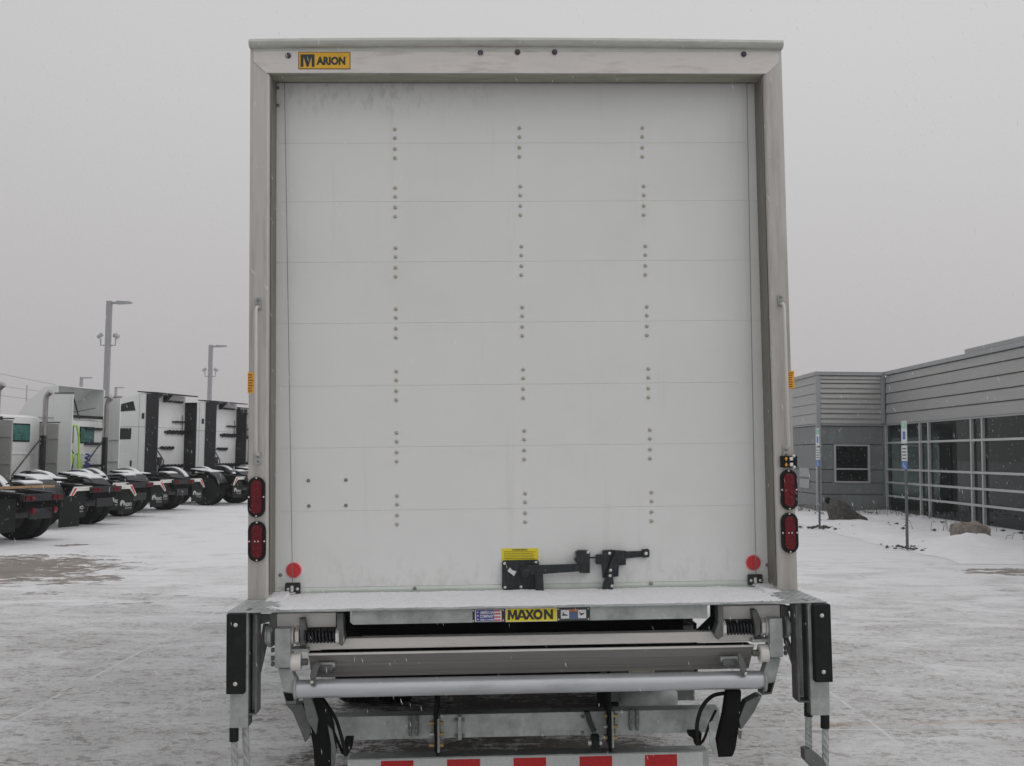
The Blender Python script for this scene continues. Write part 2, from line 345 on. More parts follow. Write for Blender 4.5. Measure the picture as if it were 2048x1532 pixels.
# ------------------------------------------------------------------ office building on the right
BX, BY = 12.2, 34.3                        # inner corner; long glazed wall runs along x = BX towards the viewer
bd = empty('office_building', (BX, BY, 0), None, 'grey single storey office with silver metal cladding above a long glazed wall', 'building')
def bbox(name, x0, x1, y0, y1, z0, z1, m, parent=None, bevel=.006, **k):
    return ob(name, MB().box(x0 - BX, x1 - BX, y0 - BY, y1 - BY, z0, z1), m, parent or bd, bevel, **k)
Zs = [2.91, 3.25, 3.57, 3.91, 4.24, 4.50]; FX = 9.98; YN = 3.0; YF = 60
def solid_wall(x0, x1, y0, y1, z0, z1): return bbox('wall', x0, x1, y0, y1, z0, z1, M_conc)
solid_wall(BX + .3, BX + 9, YN, YF, 2.9, 4.45)                      # core behind the upper cladding
solid_wall(FX + .25, BX + .3, BY + .25, YF, 0, 4.45)                  # front block core
# dark room behind the glass: floor, back wall, ceiling
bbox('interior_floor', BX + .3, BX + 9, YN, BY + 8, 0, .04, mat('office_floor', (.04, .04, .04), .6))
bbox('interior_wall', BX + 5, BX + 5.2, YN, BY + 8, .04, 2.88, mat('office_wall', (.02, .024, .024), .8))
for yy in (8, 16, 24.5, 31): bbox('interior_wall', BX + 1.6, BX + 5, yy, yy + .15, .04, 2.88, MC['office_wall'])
for i in range(5):                       # cladding boards, every board its own piece
    z0, z1 = Zs[i] + .006, Zs[i + 1] - .006
    for (ya, yb) in ((YN, 13), (13.01, 23.5), (23.51, BY - .14)):
        o = ob('cladding_panel', MB().prism([(BX - .02 - BX, z0), (BX + .05 - BX, z0), (BX + .3 - BX, z0 + .001), (BX + .3 - BX, z1), (BX + .03 - BX, z1), (0.0, z1 - .03)], ya - BY, yb - BY, 'y'), M_clad, bd)
    nsub = 2
    for s_ in range(nsub):               # front block: narrower ribbed boards with a lip
        a = z0 + (z1 - z0) * s_ / nsub; b_ = z0 + (z1 - z0) * (s_ + 1) / nsub
        ob('cladding_panel', MB().prism([(BY - .035 - BY, a), (BY + .25 - BY, a), (BY + .25 - BY, b_ - .006), (BY - .0 - BY, b_ - .006), (BY - .035 - BY, a + .035)], FX + .12 - BX, BX - .14 - BX, 'x'), M_clad, bd)
    ob('cladding_panel', MB().prism([(FX - BX - .02, z0), (FX - BX + .25, z0), (FX - BX + .25, z1), (FX - BX, z1)], .12, YF - BY, 'y'), M_clad, bd)
# coping and trims
ob('coping', MB().box(-.06, .35, YN - BY, -.0, 4.50, 4.62), M_clad2, bd, .008)
ob('coping', MB().box(FX - BX - .06, -.065, -.06, .3, 4.50, 4.62), M_clad2, bd, .008)
ob('coping', MB().box(FX - BX - .065, FX - BX + .3, .305, YF - BY, 4.50, 4.62), M_clad2, bd, .008)
bbox('corner_trim', FX - .03, FX + .115, BY - .04, BY + .115, 0.0, 4.495, M_clad2)
bbox('corner_trim', BX - .135, BX + .0, BY - .05, BY + .1, 2.93, 4.495, M_clad2)
bbox('corner_trim', BX - .075, BX - .01, BY - .05, BY + .1, 0, 2.84, M_conc)
bbox('ledge_flashing', FX + .12, BX - .01, BY - .06, BY + .2, 2.855, 2.90, M_clad2)
bbox('ledge_flashing', FX - .04, FX + .2, BY + .12, YF, 2.855, 2.90, M_clad2)
# lower grey panels with recessed seams, left open round the window
W0, W1, WZ0, WZ1 = 10.55, 11.66, 1.0, 2.24
rows = [0.03, .86, 1.46, 2.27, 2.845]
rows = [0.03, .62, 1.0, 1.42, 2.24, 2.845]
for z0, z1 in zip(rows, rows[1:]):
    a, b_ = z0 + .01, z1 - .01
    if z0 >= 1.0 and z1 <= 2.25:
        bbox('wall_panel', FX + .12, W0 - .03, BY, BY + .25, a, b_, M_conc); bbox('wall_panel', W1 + .03, BX - .08, BY, BY + .25, a, b_, M_conc)
    else: bbox('wall_panel', FX + .12, BX - .08, BY, BY + .25, a, b_, M_conc)
    for ya, yb in ((BY + .12, 41), (41.02, 50), (50.02, YF)): bbox('wall_panel', FX, FX + .25, ya, yb, a, b_, M_conc)
# square window
wn = bbox('window', W0 - .03, W1 + .03, BY + .12, BY + .2, WZ0 - .01, WZ1 + .01, M_conc)
for (a, b_, c, d) in ((W0 - .03, W0 + .03, WZ0, WZ1), (W1 - .03, W1 + .03, WZ0, WZ1)): bbox('frame', a, b_, BY - .02, BY + .119, c, d, M_mull, wn)
for z in (WZ0, 1.42, WZ1 - .05): bbox('frame', W0 + .031, W1 - .031, BY - .02, BY + .119, z, z + .05, M_mull, wn)
bbox('pane', W0 + .032, W1 - .032, BY + .06, BY + .07, WZ0 + .05, 1.419, M_glass, wn, 0)
bbox('pane', W0 + .032, W1 - .032, BY + .06, BY + .07, 1.471, WZ1 - .051, M_glass, wn, 0)
# curtain wall: mullions, transoms and single panes
def pane_material():
    m = bpy.data.materials.new('window_glass'); m.use_nodes = True; t = m.node_tree; n = t.nodes; l = t.links
    b = n['Principled BSDF']; b.inputs['Base Color'].default_value = (.09, .12, .115, 1); b.inputs['Roughness'].default_value = .02
    b.inputs['Transmission Weight'].default_value = .93; b.inputs['IOR'].default_value = 1.28
    return m
M_pane = pane_material()
cw = ob('curtain_wall', MB().box(-.05, .12, YN - BY, -.05, 2.86, 2.905), M_clad2, bd, .004)
ym = [BY - .1]; k = 0
while ym[-1] > YN:
    ym.append(ym[-1] - (2.85 if k % 2 == 0 else .66)); k += 1
zt = [.05, .57, 1.0, 1.42, 2.27, 2.86]
me_m = MB().box(-.045, .10, -.035, .035, .05, 2.858).mesh('mullion', M_mull, .004)
for y in ym: link('mullion', me_m, cw, (0, y - BY, 0))
for ya, yb in zip(ym, ym[1:]):
    for z in zt[:-1]:
        ob('transom', MB().box(-.04, .09, yb - BY + .036, ya - BY - .036, z, z + .06), M_mull, cw, .004)
    for z0, z1 in zip(zt, zt[1:]):
        ob('pane', MB().box(.03, .036, yb - BY + .036, ya - BY - .036, z0 + .061, z1 - .001), M_pane, cw)
bbox('plinth', BX - .03, BX + .3, YN, BY - .05, 0, .049, M_conc)
bbox('roof_screen', 13.5, 19, YN, 31.0, 4.63, 4.93, M_clad); bbox('coping', 13.44, 19.1, YN, 31.06, 4.93, 5.05, M_clad2)
bbox('roof', BX + .36, BX + 9, YN, YF, 4.46, 4.49, M_snow); bbox('roof', FX + .3, BX + .35, BY + .3, YF, 4.46, 4.49, M_snow)
# dry stalks at the foot of the wall
g = MB(); random.seed(12)
for cx, cy, n_, sp_ in ((9.3, 33.6, 60, .7), (11.2, 33.2, 40, .8), (11.6, 30.5, 25, .7), (11.4, 22.3, 40, .6), (10.6, 25.5, 14, .5)):
    for q in range(n_):
        x, y = random.gauss(cx, sp_ * .6), random.gauss(cy, sp_ * .4); y = min(y, 34.1); x = min(x, 12.05)
        if x < 8.2: continue
        a, hh = random.uniform(0, 6.28), random.uniform(.08, .30)
        g.tube([(x, y, .05), (x + .3 * hh * math.cos(a), y + .3 * hh * math.sin(a), .12 + hh * .6), (x + hh * math.cos(a), y + hh * math.sin(a), .12 + hh * .75)], .006, 3)
ob('dry_grass', g, mat('dry_grass_brown', (.10, .08, .06), .9, 0, .4, 20), kind='stuff', label='dry brown stalks poking through the snow along the office wall', cat='dry grass')
# round vent on the lower wall, small meter box
ob('wall_vent', MB().lathe([(.09, 0), (.10, .03), (.07, .10), (.0005, .11)], 12, Y_axis(10.3 - BX, -.0, .42)), M_rubber, bd)
for zc in (1.16, .78): bbox('wall_louvre', FX - .03, FX - .001, 35.2, 36.4, zc, zc + .3, M_clad2)

# boulders
def boulder(name, loc, pts, h, m, label, seed, flat=.0):
    g = MB(); bmesh.ops.create_icosphere(g.bm, subdivisions=4, radius=1)
    for v in g.bm.verts:
        p = v.co.copy(); q = p.copy(); k = max(abs(p.x), abs(p.y), abs(p.z)); q = p.lerp(p / k, .68)
        fx = (q.x + 1) / 2
        top = pts[0] + (pts[1] - pts[0]) * fx if len(pts) == 2 else (pts[0] * (1 - fx) * 2 - pts[0] + pts[1] * 1 if 0 else pts[0] + (pts[1] - pts[0]) * fx)
        q.z = q.z * (top if q.z > 0 else 1)
        nn = noise.noise(q * 1.3 + Vector((seed, 0, 0))) * .22 + noise.noise(q * 4 + Vector((seed, 0, 0))) * .07
        q += p * nn; v.co = Vector((q.x * h[0], q.y * h[1], q.z * h[2]))
    return ob(name, g, m, loc=loc, label=label, cat='boulder')
boulder('boulder', (9.15, 28.6, .08), (1.15, .12), (.47, .42, .66), M_rock1, 'dark brown wedge shaped boulder with a sloping top in front of the square window', 3)
boulder('boulder', (9.42, 21.7, .10), (1.0, .9), (.36, .30, .42), M_rock2, 'pinkish grey mottled boulder half buried in a snow drift', 11)
g = MB(); bmesh.ops.create_icosphere(g.bm, subdivisions=3, radius=1)
for v in g.bm.verts: v.co = Vector((v.co.x * .55, v.co.y * .35, v.co.z * .17 * (1 + .4 * noise.noise(v.co * 2))))
ob('snow_drift', g, M_snow, smooth=True, kind='stuff', label='low snow drift heaped against the pinkish boulder', cat='snow drift', loc=(9.25, 21.25, .14))

# accessible-parking sign posts (plates face the lot side-on)
def sign_post(loc, h, label):
    r = empty('parking_sign', loc, None, label, 'sign', 'parking sign posts at the edge of the snow bed')
    ob('post', MB().box(-.02, .02, -.03, .03, 0, h), M_signp, r, .003)
    for (z0, z1, m, nm) in ((h - .45, h, M_tape_w, 'sign_plate'), (h - .80, h - .49, M_tape_w, 'sign_plate'), (h - .97, h - .81, M_sblue, 'sign_plate')):
        pl = ob(nm, MB().box(-.028, -.022, -.15, .15, z0, z1), m, r, .001)
        if m is M_sblue: ob('symbol', MB().tube([(-.0285, .03, z0 + .13), (-.0285, .03, z0 + .07), (-.0285, -.03, z0 + .06), (-.0285, -.05, z0 + .02)], .008, 5), M_white, pl)
        elif z1 == h:
            ob('band', MB().box(-.0295, -.0285, -.14, .14, z1 - .15, z1 - .02), M_sgreen, pl)
            ob('symbol', MB().box(-.0295, -.0285, -.07, .07, z0 + .08, z0 + .24), M_sblue, pl)
        else:
            for q in range(4): ob('lettering', MB().box(-.0295, -.0285, -.11, .11, z0 + .04 + q * .065, z0 + .065 + q * .065), M_signp, pl)
    return r
sign_post((7.87, 21.0, 0), 2.55, 'tall blue and white accessible parking sign on a steel post nearer the viewer')
sign_post((7.83, 26.8, 0), 2.55, 'more distant blue and white parking sign post beside the square window')

# ------------------------------------------------------------------ lamp posts, mast, power line
def lamp_post(px, ytop, D, hgt, floods, label, wpole=.11):
    t = at(px, ytop, D)
    r = empty('street_lamp', (t.x, D, 0), None, label, 'lamp post', 'tall lamp posts behind the parked tractors')
    z = t.z
    ob('base', MB().lathe([(.3, 0), (.3, .6), (.27, .65)], 16), M_pole, r)
    ob('pole', MB().prism([(-wpole, -wpole), (wpole, -wpole), (wpole, wpole), (-wpole, wpole)], .65, z, 'z'), M_pole, r, .01)
    ob('lamp_arm', MB().box(wpole, wpole + .25, -.05, .05, z - .14, z - .04), M_pole, r)
    ob('lamp_head', MB().prism([(wpole + .251, z - .15), (wpole + .9, z - .10), (wpole + .9, z - .03), (wpole + .251, z - .0)], -.16, .16, 'y'), M_pole, r, .01)
    if floods:
        for sx in (-1, 1):
            fl = ob('floodlight_bracket', MB().tube([(sx * wpole, 0, z - 2.05), (sx * .34, 0, z - 2.05), (sx * .34, 0, z - 1.75)], .03, 6), M_pole, r)
            Mx = Matrix.Translation((sx * .37, -.02, z - 1.62)) @ Rm(RAD(35 * sx), 4, 'Y') @ Rm(RAD(25), 4, 'X')
            ob('floodlight', MB().box(-.13, .13, -.09, .09, -.08, .09, Mx), M_galv, fl, .02)
    return r
lamp_post(219, 602, 48, 8.8, True, 'nearest lamp post with two floodlights rising behind the tall roof fairing')
lamp_post(422, 690, 68, 8.8, True, 'second lamp post with two floodlights, behind the right-hand sleeper cab', .12)
lamp_post(163, 754, 98, 7.5, False, 'small far lamp post left of the tall roof fairing', .12)
lamp_post(232, 774, 125, 7, False, 'farthest tiny lamp head just right of the tall roof fairing', .12)
t = at(54, 770, 110); r = MB().tube([(t.x, 110, 0), (t.x, 110, t.z)], [.10, .06], 6)
ob('radio_mast', r, M_pole, label='thin pale mast standing far off behind the day cab roofs', cat='mast')
for (a, b_, lab) in (((-60, 735), (560, 838), 'topmost overhead power wire sloping down behind the tractors'), ((-60, 762), (330, 800), 'middle overhead power wire above the day cab roofs'), ((-60, 782), (330, 815), 'lowest overhead power wire above the day cab roofs')):
    A, B = at(*a, 130), at(*b_, 150); pts = []
    for i in range(17):
        f = i / 16; p = A.lerp(B, f); p.z -= 4 * f * (1 - f) * .5; pts.append(p)
    ob('power_wire', MB().tube(pts, .022, 5), M_signp, label=lab, cat='power line', group='overhead power wires')

# ------------------------------------------------------------------ parked tractors
mesh_cache = {}
M_flapw = mat('flap_print', (.42, .42, .42), .6, 0, .2, 20)
def cached(key, fn):
    if key not in mesh_cache: mesh_cache[key] = fn()
    return mesh_cache[key]
def tyre_mesh():
    prof = [(.30, -.13), (.44, -.14), (.50, -.125), (.515, -.09), (.505, -.085), (.515, -.08), (.52, -.03), (.508, -.025), (.52, -.02), (.52, .02), (.508, .025), (.52, .03), (.515, .08), (.505, .085), (.515, .09), (.50, .125), (.44, .14), (.30, .13)]
    g = MB().lathe(prof, 40, Rm(RAD(90), 4, 'X')); return g.mesh('tyre', M_rubber, 0, True)
def rim_mesh():
    g = MB().lathe([(.295, -.135), (.295, -.10), (.24, -.02), (.16, .0), (.14, .05), (.10, .06), (.10, .09), (.02, .10)], 28, Rm(RAD(90), 4, 'X'))
    for k in range(10):
        a = k * math.pi / 5; g.tube([(.19 * math.cos(a), -.03, .19 * math.sin(a)), (.19 * math.cos(a), .03, .19 * math.sin(a))], .015, 6)
    return g.mesh('rim', mat('wheel_dull_steel', (.07, .065, .06), .5, .3, .3, 6), 0, True)
def wheel(parent, x, y, r=.52):
    w_ = link('wheel', cached('hub', lambda: MB().lathe([(.13, -.16), (.13, .16)], 16, Rm(RAD(90), 4, 'X')).mesh('hub', M_under)), parent, (x, y, r))
    link('tyre', cached('tyre', tyre_mesh), w_)
    rm = link('rim', cached('rim', rim_mesh), w_)
    if y < 0: pass
    else: rm.rotation_euler = (0, 0, math.pi)
    return w_
def arc(r, a0, a1, n, cx, cz): return [(cx + r * math.cos(RAD(a0 + (a1 - a0) * i / n)), cz + r * math.sin(RAD(a0 + (a1 - a0) * i / n))) for i in range(n + 1)]
def fender(parent, cx, y0, y1, a0=15, a1=150, cz=.55, r=.62, snow=(60, 130), inset=.03):
    o = arc(r, a0, a1, 14, cx, cz); i_ = arc(r - .02, a1, a0, 14, cx, cz)
    f = ob('fender', MB().prism(o + i_, y0, y1, 'y'), M_black, parent, 0, True)
    o = arc(r + .03, *snow, 14, cx, cz); i_ = arc(r + .001, *snow[::-1], 14, cx, cz)
    ob('snow_cover', MB().prism(o + i_, y0 + inset, y1 - inset, 'y'), M_snow, f)
HD = 74.0                                   # heading of the parked row, degrees from +y towards -x
def tractor(rr, L, kind, label, flap_logo=True, wood=False, hanger=True):
    """rr = rear right ground corner in world; local x forward, y left"""
    ang = RAD(90 + HD)
    rot = Matrix.Rotation(ang, 3, 'Z'); off = rot @ Vector((0, -1.2, 0))
    r = empty('semi_tractor', (rr[0] - off.x, rr[1] - off.y, 0), (0, 0, ang), label, 'truck', 'white semi tractors parked in a row')
    CL = {'day': 1.7, 'fairing': 1.7, 'sleeper': 3.3, 'low': 1.7}[kind]
    FE = L + CL + 2.0
    for s in (-1, 1): ob('frame_rail', MB().box(0, FE, s * .43 - .04, s * .43 + .04, .72, .98), M_under, r)
    cm = ob('rear_crossmember', MB().box(-.02, .12, -.42, .42, .70, .98), M_under, r)
    tl = ob('tail_light_bar', MB().box(-.10, -.02, -.55, .55, .84, .97), M_black, r, .006)
    for yy in (-.44, -.3, .3, .44): ob('tail_light', MB().box(-.115, -.10, yy - .055, yy + .055, .86, .95), M_red, tl, .004)
    if wood:
        for y0, y1 in ((-.15, .48), (.5, 1.15)): ob('plank', MB().box(-.22, -.06, y0, y1, 1.10, 1.14), M_wood, r, .006)
        for yy in (-.3, .3): ob('tail_light', MB().lathe([(.06, 0), (.06, .04), (.02, .05)], 14, Matrix.Translation((-.10, yy, .66)) @ Rm(RAD(-90), 4, 'Y')), M_red, r)
    for x in (1.15, 2.45):
        ob('axle', MB().tube([(x, -1.0, .52), (x, -.25, .52), (x, 0, .52), (x, .25, .52), (x, 1.0, .52)], [.08, .08, .22, .08, .08], 10), M_under, r)
        for s in (-1, 1):
            wheel(r, x, s * .76); wheel(r, x, s * 1.06)
            ob('air_spring', MB().lathe([(.13, 0), (.15, .1), (.12, .15), (.15, .2), (.13, .3)], 12, Matrix.Translation((x + .35, s * .43, .42))), M_rubber, r)
    for s in (-1, 1):
        fender(r, 1.15, min(s * .62, s * 1.2), max(s * .62, s * 1.2), 70, 160, snow=(82, 112)); fender(r, 2.6, min(s * .66, s * 1.16), max(s * .66, s * 1.16), 70, 158, .55, .72, (76, 146), .15)
        # mudflap on a pale hanger
        ys = sorted((s * .60, s * 1.20))
        fl = ob('mudflap', MB().box(.02, .035, ys[0], ys[1], .28, .90), M_rubber, r)
        if hanger:
            hg = ob('mudflap_hanger', MB().prism([(s * .45, .99), (s * 1.05, .99), (s * 1.24, .74), (s * 1.20, .70), (s * .98, .89), (s * .45, .89)], -.03, .0, 'x'), M_bare, r)
            ob('reflective_tape', MB().prism([(s * .98, .955), (s * 1.05, .955), (s * 1.21, .74), (s * 1.16, .755)], -.034, -.031, 'x'), M_tape_r, hg)
            ob('reflective_tape', MB().box(-.034, -.031, min(s * .62, s * .8), max(s * .62, s * .8), .91, .95), M_tape_w, hg)
        if flap_logo:
            Mt = Rm(RAD(-90), 4, 'Z')         # text plane faces rearwards (-x), reading towards -y
            yc = s * .9
            text('lettering', 'RDO', -yc - .04 + 0, -yc + .22, .46, .55, .018, M_flapw, fl, .05, M=Mt)
            text('lettering', 'TRUCK CENTERS', -yc - .04, -yc + .22, .40, .43, .018, M_flapw, fl, .03, M=Mt)
            lg = MB(); lg.prism([(-(p[0]), p[1]) for p in arc(.09, -30, 210, 14, -yc - .15, .53)] + [(-(p[0]), p[1]) for p in arc(.042, 210, -30, 14, -yc - .14, .50)], .012, .018, 'x')
            ob('logo', lg, M_flapw, fl)
    # chassis clutter between the rails
    for (xa_, za_) in ((.45, .62), (3.1, .70)): ob('air_tank', MB().lathe([(.10, -.38), (.13, -.35), (.13, .35), (.10, .38)], 14, Matrix.Translation((xa_, 0, za_)) @ Rm(RAD(90), 4, 'X')), M_black, r, 0, True)
    ob('tow_hook_plate', MB().box(-.05, .0, -.30, .30, .50, .70), M_black, r, .01)
    for s in (-1, 1):
        ob('shock_absorber', MB().tube([(1.55, s * .36, .45), (1.75, s * .50, .95)], .045, 8), M_galvd, r)
        ob('frame_ramp', MB().prism([(-.02, .97), (.9, 1.0), (.9, 1.06), (-.02, .985)], s * .43 - .05, s * .43 + .05, 'y'), M_black, r)
        ob('snow_cover', MB().box(.92, 1.5, s * .43 - .04, s * .43 + .04, .981, 1.0), M_snow, r)
        ob('tool_box', MB().box(3.0, 3.35, s * .85 - .25, s * .85 + .25, .45, .95), M_black, r, .02)
    # fifth wheel with snow
    fw = ob('fifth_wheel', MB().prism([(-.45, -.45), (-.45, .45), (.0, .5), (.45, .42), (.45, -.42), (0, -.5)], .0, .05, 'z'), M_under, r, loc=(1.8, 0, 1.12), rot=(0, RAD(-6), 0))
    ob('snow_cover', MB().prism([(-.42, .08), (-.42, .42), (.4, .38), (.4, -.38), (-.42, -.42), (-.42, -.08), (-.05, 0)], .051, .075, 'z'), M_snow, fw, 0)
    ob('deck_plate', MB().box(2.9, L - .15, -.45, .45, .985, 1.01), M_galvd, r)
    for s in (-1, 1): ob('fuel_tank', MB().lathe([(.28, 0), (.33, .03), (.33, 1.3), (.28, 1.33)], 20, Matrix.Translation((L + .25, s * .88, .62)) @ Rm(RAD(90), 4, 'Y')), M_chrome, r, 0, True)
    # cab
    x0 = L; ct = 2.80
    if kind in ('day', 'fairing', 'low'):
        cab = ob('cab', MB().prism([(x0, 1.05), (x0 + CL, 1.05), (x0 + CL + .05, 1.9), (x0 + CL - .45, ct), (x0 + .3, ct + .03), (x0, ct - .03)], -1.08, 1.08, 'y'), M_truckw, r, .05, True)
        wy = .35
        for (a, b_) in ((-.62, -.02), (.35, .80)) if kind == 'fairing' else ((-.62, .5),):
            wf = ob('rear_window', MB().box(x0 - .02, x0 - .001, a - .04, b_ + .04, 2.06, 2.58), M_rubber, cab, .006)
            ob('pane', MB().box(x0 - .028, x0 - .021, a, b_, 2.10, 2.54), M_glassg, wf)
        ob('rib', MB().box(x0 - .02, x0 - .001, -.9, .9, 1.70, 1.73), M_truckw, cab)
        for s in (-1, 1): ob('side_window', MB().prism([(x0 + .55, 2.0), (x0 + 1.45, 2.0), (x0 + 1.2, 2.6), (x0 + .6, 2.6)], s * 1.085 - .003, s * 1.085 + .003, 'y'), M_glass, cab)
    else:
        ct = 3.85
        prof = [(x0, .98), (x0 + CL, .98), (x0 + CL + .05, 2.0), (x0 + CL - .45, 2.75), (x0 + CL - 1.0, 3.20), (x0 + CL - 1.7, 3.52), (x0 + .95, 3.72), (x0 + .35, ct - .02), (x0, ct)]
        cab = ob('cab', MB().prism(prof, -1.2, 1.2, 'y'), M_truckw, r, .06, True)
        for s in (-1, 1):
            def sw(pts): ob('side_window', MB().prism(pts, s * 1.205 - .004, s * 1.205 + .004, 'y'), M_glass, cab, .001)
            sw([(x0 + .42, 3.24), (x0 + 1.10, 3.20), (x0 + 1.00, 3.47), (x0 + .52, 3.57)]); sw([(x0 + .58, 2.24), (x0 + 1.28, 2.22), (x0 + 1.28, 2.62), (x0 + .56, 2.62)])
            sw([(x0 + 2.3, 2.0), (x0 + 3.0, 2.0), (x0 + 2.75, 2.6), (x0 + 2.3, 2.6)])
            for (a, b_, c, d) in ((x0 + .26, x0 + .265, 1.0, 3.8), ): ob('panel_seam', MB().box(a, b_ + .01, s * 1.203 - .003, s * 1.203 + .003, c, d), M_truckg, cab)
            ob('panel_seam', MB().box(x0, x0 + CL, s * 1.203 - .003, s * 1.203 + .003, 2.66, 2.68), M_truckg, cab)
            bdr = ob('baggage_door', MB().box(x0 + .45, x0 + 1.25, s * 1.21 - .006, s * 1.21 + .006, 1.15, 1.75), M_truckw, cab, .004)
            ob('door_handle', MB().box(x0 + .50, x0 + .56, s * 1.225 - .01, s * 1.225 + .01, 1.3, 1.5), M_black, bdr)
            ob('vent', MB().box(x0 + .06, x0 + .16, s * 1.206 - .006, s * 1.206 + .006, 2.95, 3.15), M_black, cab, .004)
        # top trailing flap with gussets
        rf = ob('roof_trim', MB().prism([(x0 - .50, ct - .02), (x0 - .50, ct + .02), (x0 + .35, ct + .07), (x0 + .35, ct + .03)], -1.22, 1.22, 'y'), M_black, r, .004)
        for yy in (.75, .15): ob('gusset', MB().prism([(x0 - .3, ct - .02), (x0 - .001, ct - .02), (x0 - .001, ct - .28), (x0 - .06, ct - .28)], yy - .07, yy + .07, 'y'), M_black, rf)
        for s in (-1, 1): ob('side_extender', MB().box(x0 - .48, x0 - .002, s * 1.18 - .03, s * 1.18 + .03, 1.0, ct - .02 if s > 0 else ct - .22), M_black, r, .008)
        # rack rails, hooks and hoses on the back wall
        for (z, a, b_, hh) in ((3.62, -.95, -.05, .035), (2.90, -1.1, -.35, .03), (2.52, -1.1, .1, .07), (1.95, -.45, .35, .055), (1.30, -1.05, .35, .06)):
            rk = ob('hose_rack', MB().box(x0 - .07, x0 - .002, a, b_, z - hh * .6, z + hh * .6), M_black, cab, .004)
            nk = int((b_ - a) / .11)
            for q in range(nk):
                y = a + .06 + q * .11; ob('hook', MB().box(x0 - .09, x0 - .03, y - .026, y + .026, z - hh * (.85 + .3 * (q % 2)), z + hh * (.85 + .3 * ((q + 1) % 2))), M_black, rk)
        ob('air_hose', MB().tube([(x0 - .1, 1.0, 1.9), (x0 - .3, .95, 1.65), (x0 - .35, .8, 1.3), (x0 - .2, .62, 1.1)], .022, 6), M_black, r)
        ob('air_hose', MB().tube([(x0 - .15, .4, 1.0), (x0 - .25, .45, 1.5), (x0 - .2, .75, 1.85), (x0 - .1, 1.05, 1.75)], .022, 6), M_black, r)
        ob('rear_seam', MB().box(x0 - .005, x0 - .001, -1.14, 1.14, 2.66, 2.675), M_truckg, cab)
        ob('air_hose', MB().tube([(x0 - .05, -.95, 2.52), (x0 - .06, -.93, 2.9), (x0 - .05, -.95, 3.15)], .014, 5), M_black, r)
        ob('air_hose', MB().tube([(x0 - .04, 1.1, 1.95), (x0 - .03, .35, 1.93)], .012, 5), M_black, r)
        ob('battery_box', MB().box(x0 - .45, x0 - .1, -1.0, -.45, .95, 1.10), M_galvd, r, .01)
        ob('connector_box', MB().box(x0 - .12, x0 - .002, .35, .55, 1.35, 1.62), M_black, r, .01)
        ob('drom_box', MB().box(x0 - .5, x0 - .05, -.15, .45, 1.0, 1.25), M_black, r, .01)
    # bonnet, windscreen, bumper, front wheels
    xf = L + CL
    ob('hood', MB().prism([(xf + .02, 1.0), (xf + 1.9, .9), (xf + 1.95, 1.45), (xf + .06, 1.95)], -.95, .95, 'y'), M_truckw, r, .08, True)
    ob('windscreen', MB().prism([(xf + .057, 1.92), (xf + .075, 1.92), (xf - .40, 2.72), (xf - .43, 2.72)], -.95, .95, 'y'), M_glass, r)
    ob('bumper', MB().box(xf + 1.9, xf + 2.1, -1.15, 1.15, .35, .75), M_chrome, r, .03)
    for s in (-1, 1):
        wheel(r, xf + 1.0, s * 1.02); fender(r, xf + 1.0, min(s * .86, s * 1.2), max(s * .86, s * 1.2), 0, 180, .52, .66)
    if kind in ('day', 'fairing'):
        top = 2.62 if kind == 'day' else 3.55
        for s in (-1, 1):
            se = ob('side_extender', MB().prism([(x0 - .62, 1.05), (x0 + .05, 1.05), (x0 + .05, top), (x0 - .62, top - .03)], s * 1.13 - .02, s * 1.13 + .02, 'y'), M_truckw if kind == 'fairing' else M_truckg, r, .006)
            for z in (1.45, 2.15): ob('stiffener', MB().box(x0 - .6, x0 - .01, s * 1.10 - .012, s * 1.10 + .012, z, z + .035), M_truckg, se)
            ob('cap', MB().box(x0 - .64, x0 + .05, s * 1.13 - .03, s * 1.13 + .03, top, top + .03), M_black, se)
    if kind == 'day':
        st = (x0 - .35, -.86)
    if kind == 'fairing':
        sk = []
        for s in (-1, 1):
            ob('roof_fairing', MB().prism([(x0 - .02, 2.83), (x0 + 1.45, 2.83), (x0 + 1.1, 3.3), (x0 + .45, 3.78), (x0 - .02, 3.80)], s * 1.10 - .03, s * 1.10 + .03, 'y'), M_truckw, r, .01)
        ob('roof_fairing', MB().prism([(x0 + 1.45, 2.83), (x0 + 1.49, 2.83), (x0 + 1.14, 3.3), (x0 + .46, 3.80), (x0 - .02, 3.83), (x0 - .02, 3.79), (x0 + .44, 3.76), (x0 + 1.1, 3.28)], -1.069, 1.069, 'y'), M_truckw, r, .006)
        ob('fairing_brace', MB().tube([(x0 + .2, -.2, 2.84), (x0 + .6, -.35, 3.6)], .025, 6), M_black, r)
        ob('fairing_brace', MB().tube([(x0 + .1, .9, 2.9), (x0 + .15, -.9, 3.2)], .012, 6), M_black, r)
        ob('fairing_rail', MB().box(x0 - .04, x0 + .03, -1.05, 1.05, 2.84, 2.93), M_black, r)
        st = (x0 - .55, -.55)
        for z in (2.52, 2.05, 1.35): ob('hose_rack', MB().box(x0 - .08, x0 - .025, -1.0, -.2, z - .04, z + .04), M_black, r)
        ob('air_hose', MB().tube([(x0 - .1, .55, 2.62), (x0 - .2, .40, 2.58), (x0 - .22, .32, 2.2), (x0 - .25, .30, 1.5), (x0 - .3, .25, 1.05)], .035, 6), M_lime, r)
        ob('air_hose', MB().tube([(x0 - .1, .6, 1.0), (x0 - .22, .55, 1.7), (x0 - .32, .42, 1.75), (x0 - .35, .4, 1.0)], .045, 6), M_lime, r)
        ob('air_hose', MB().tube([(x0 - .3 + .05 * math.cos(q * .9), -.02 + .09 * math.sin(q * .9), 1.02 + q * .02) for q in range(36)], .03, 5), M_bluec, r)
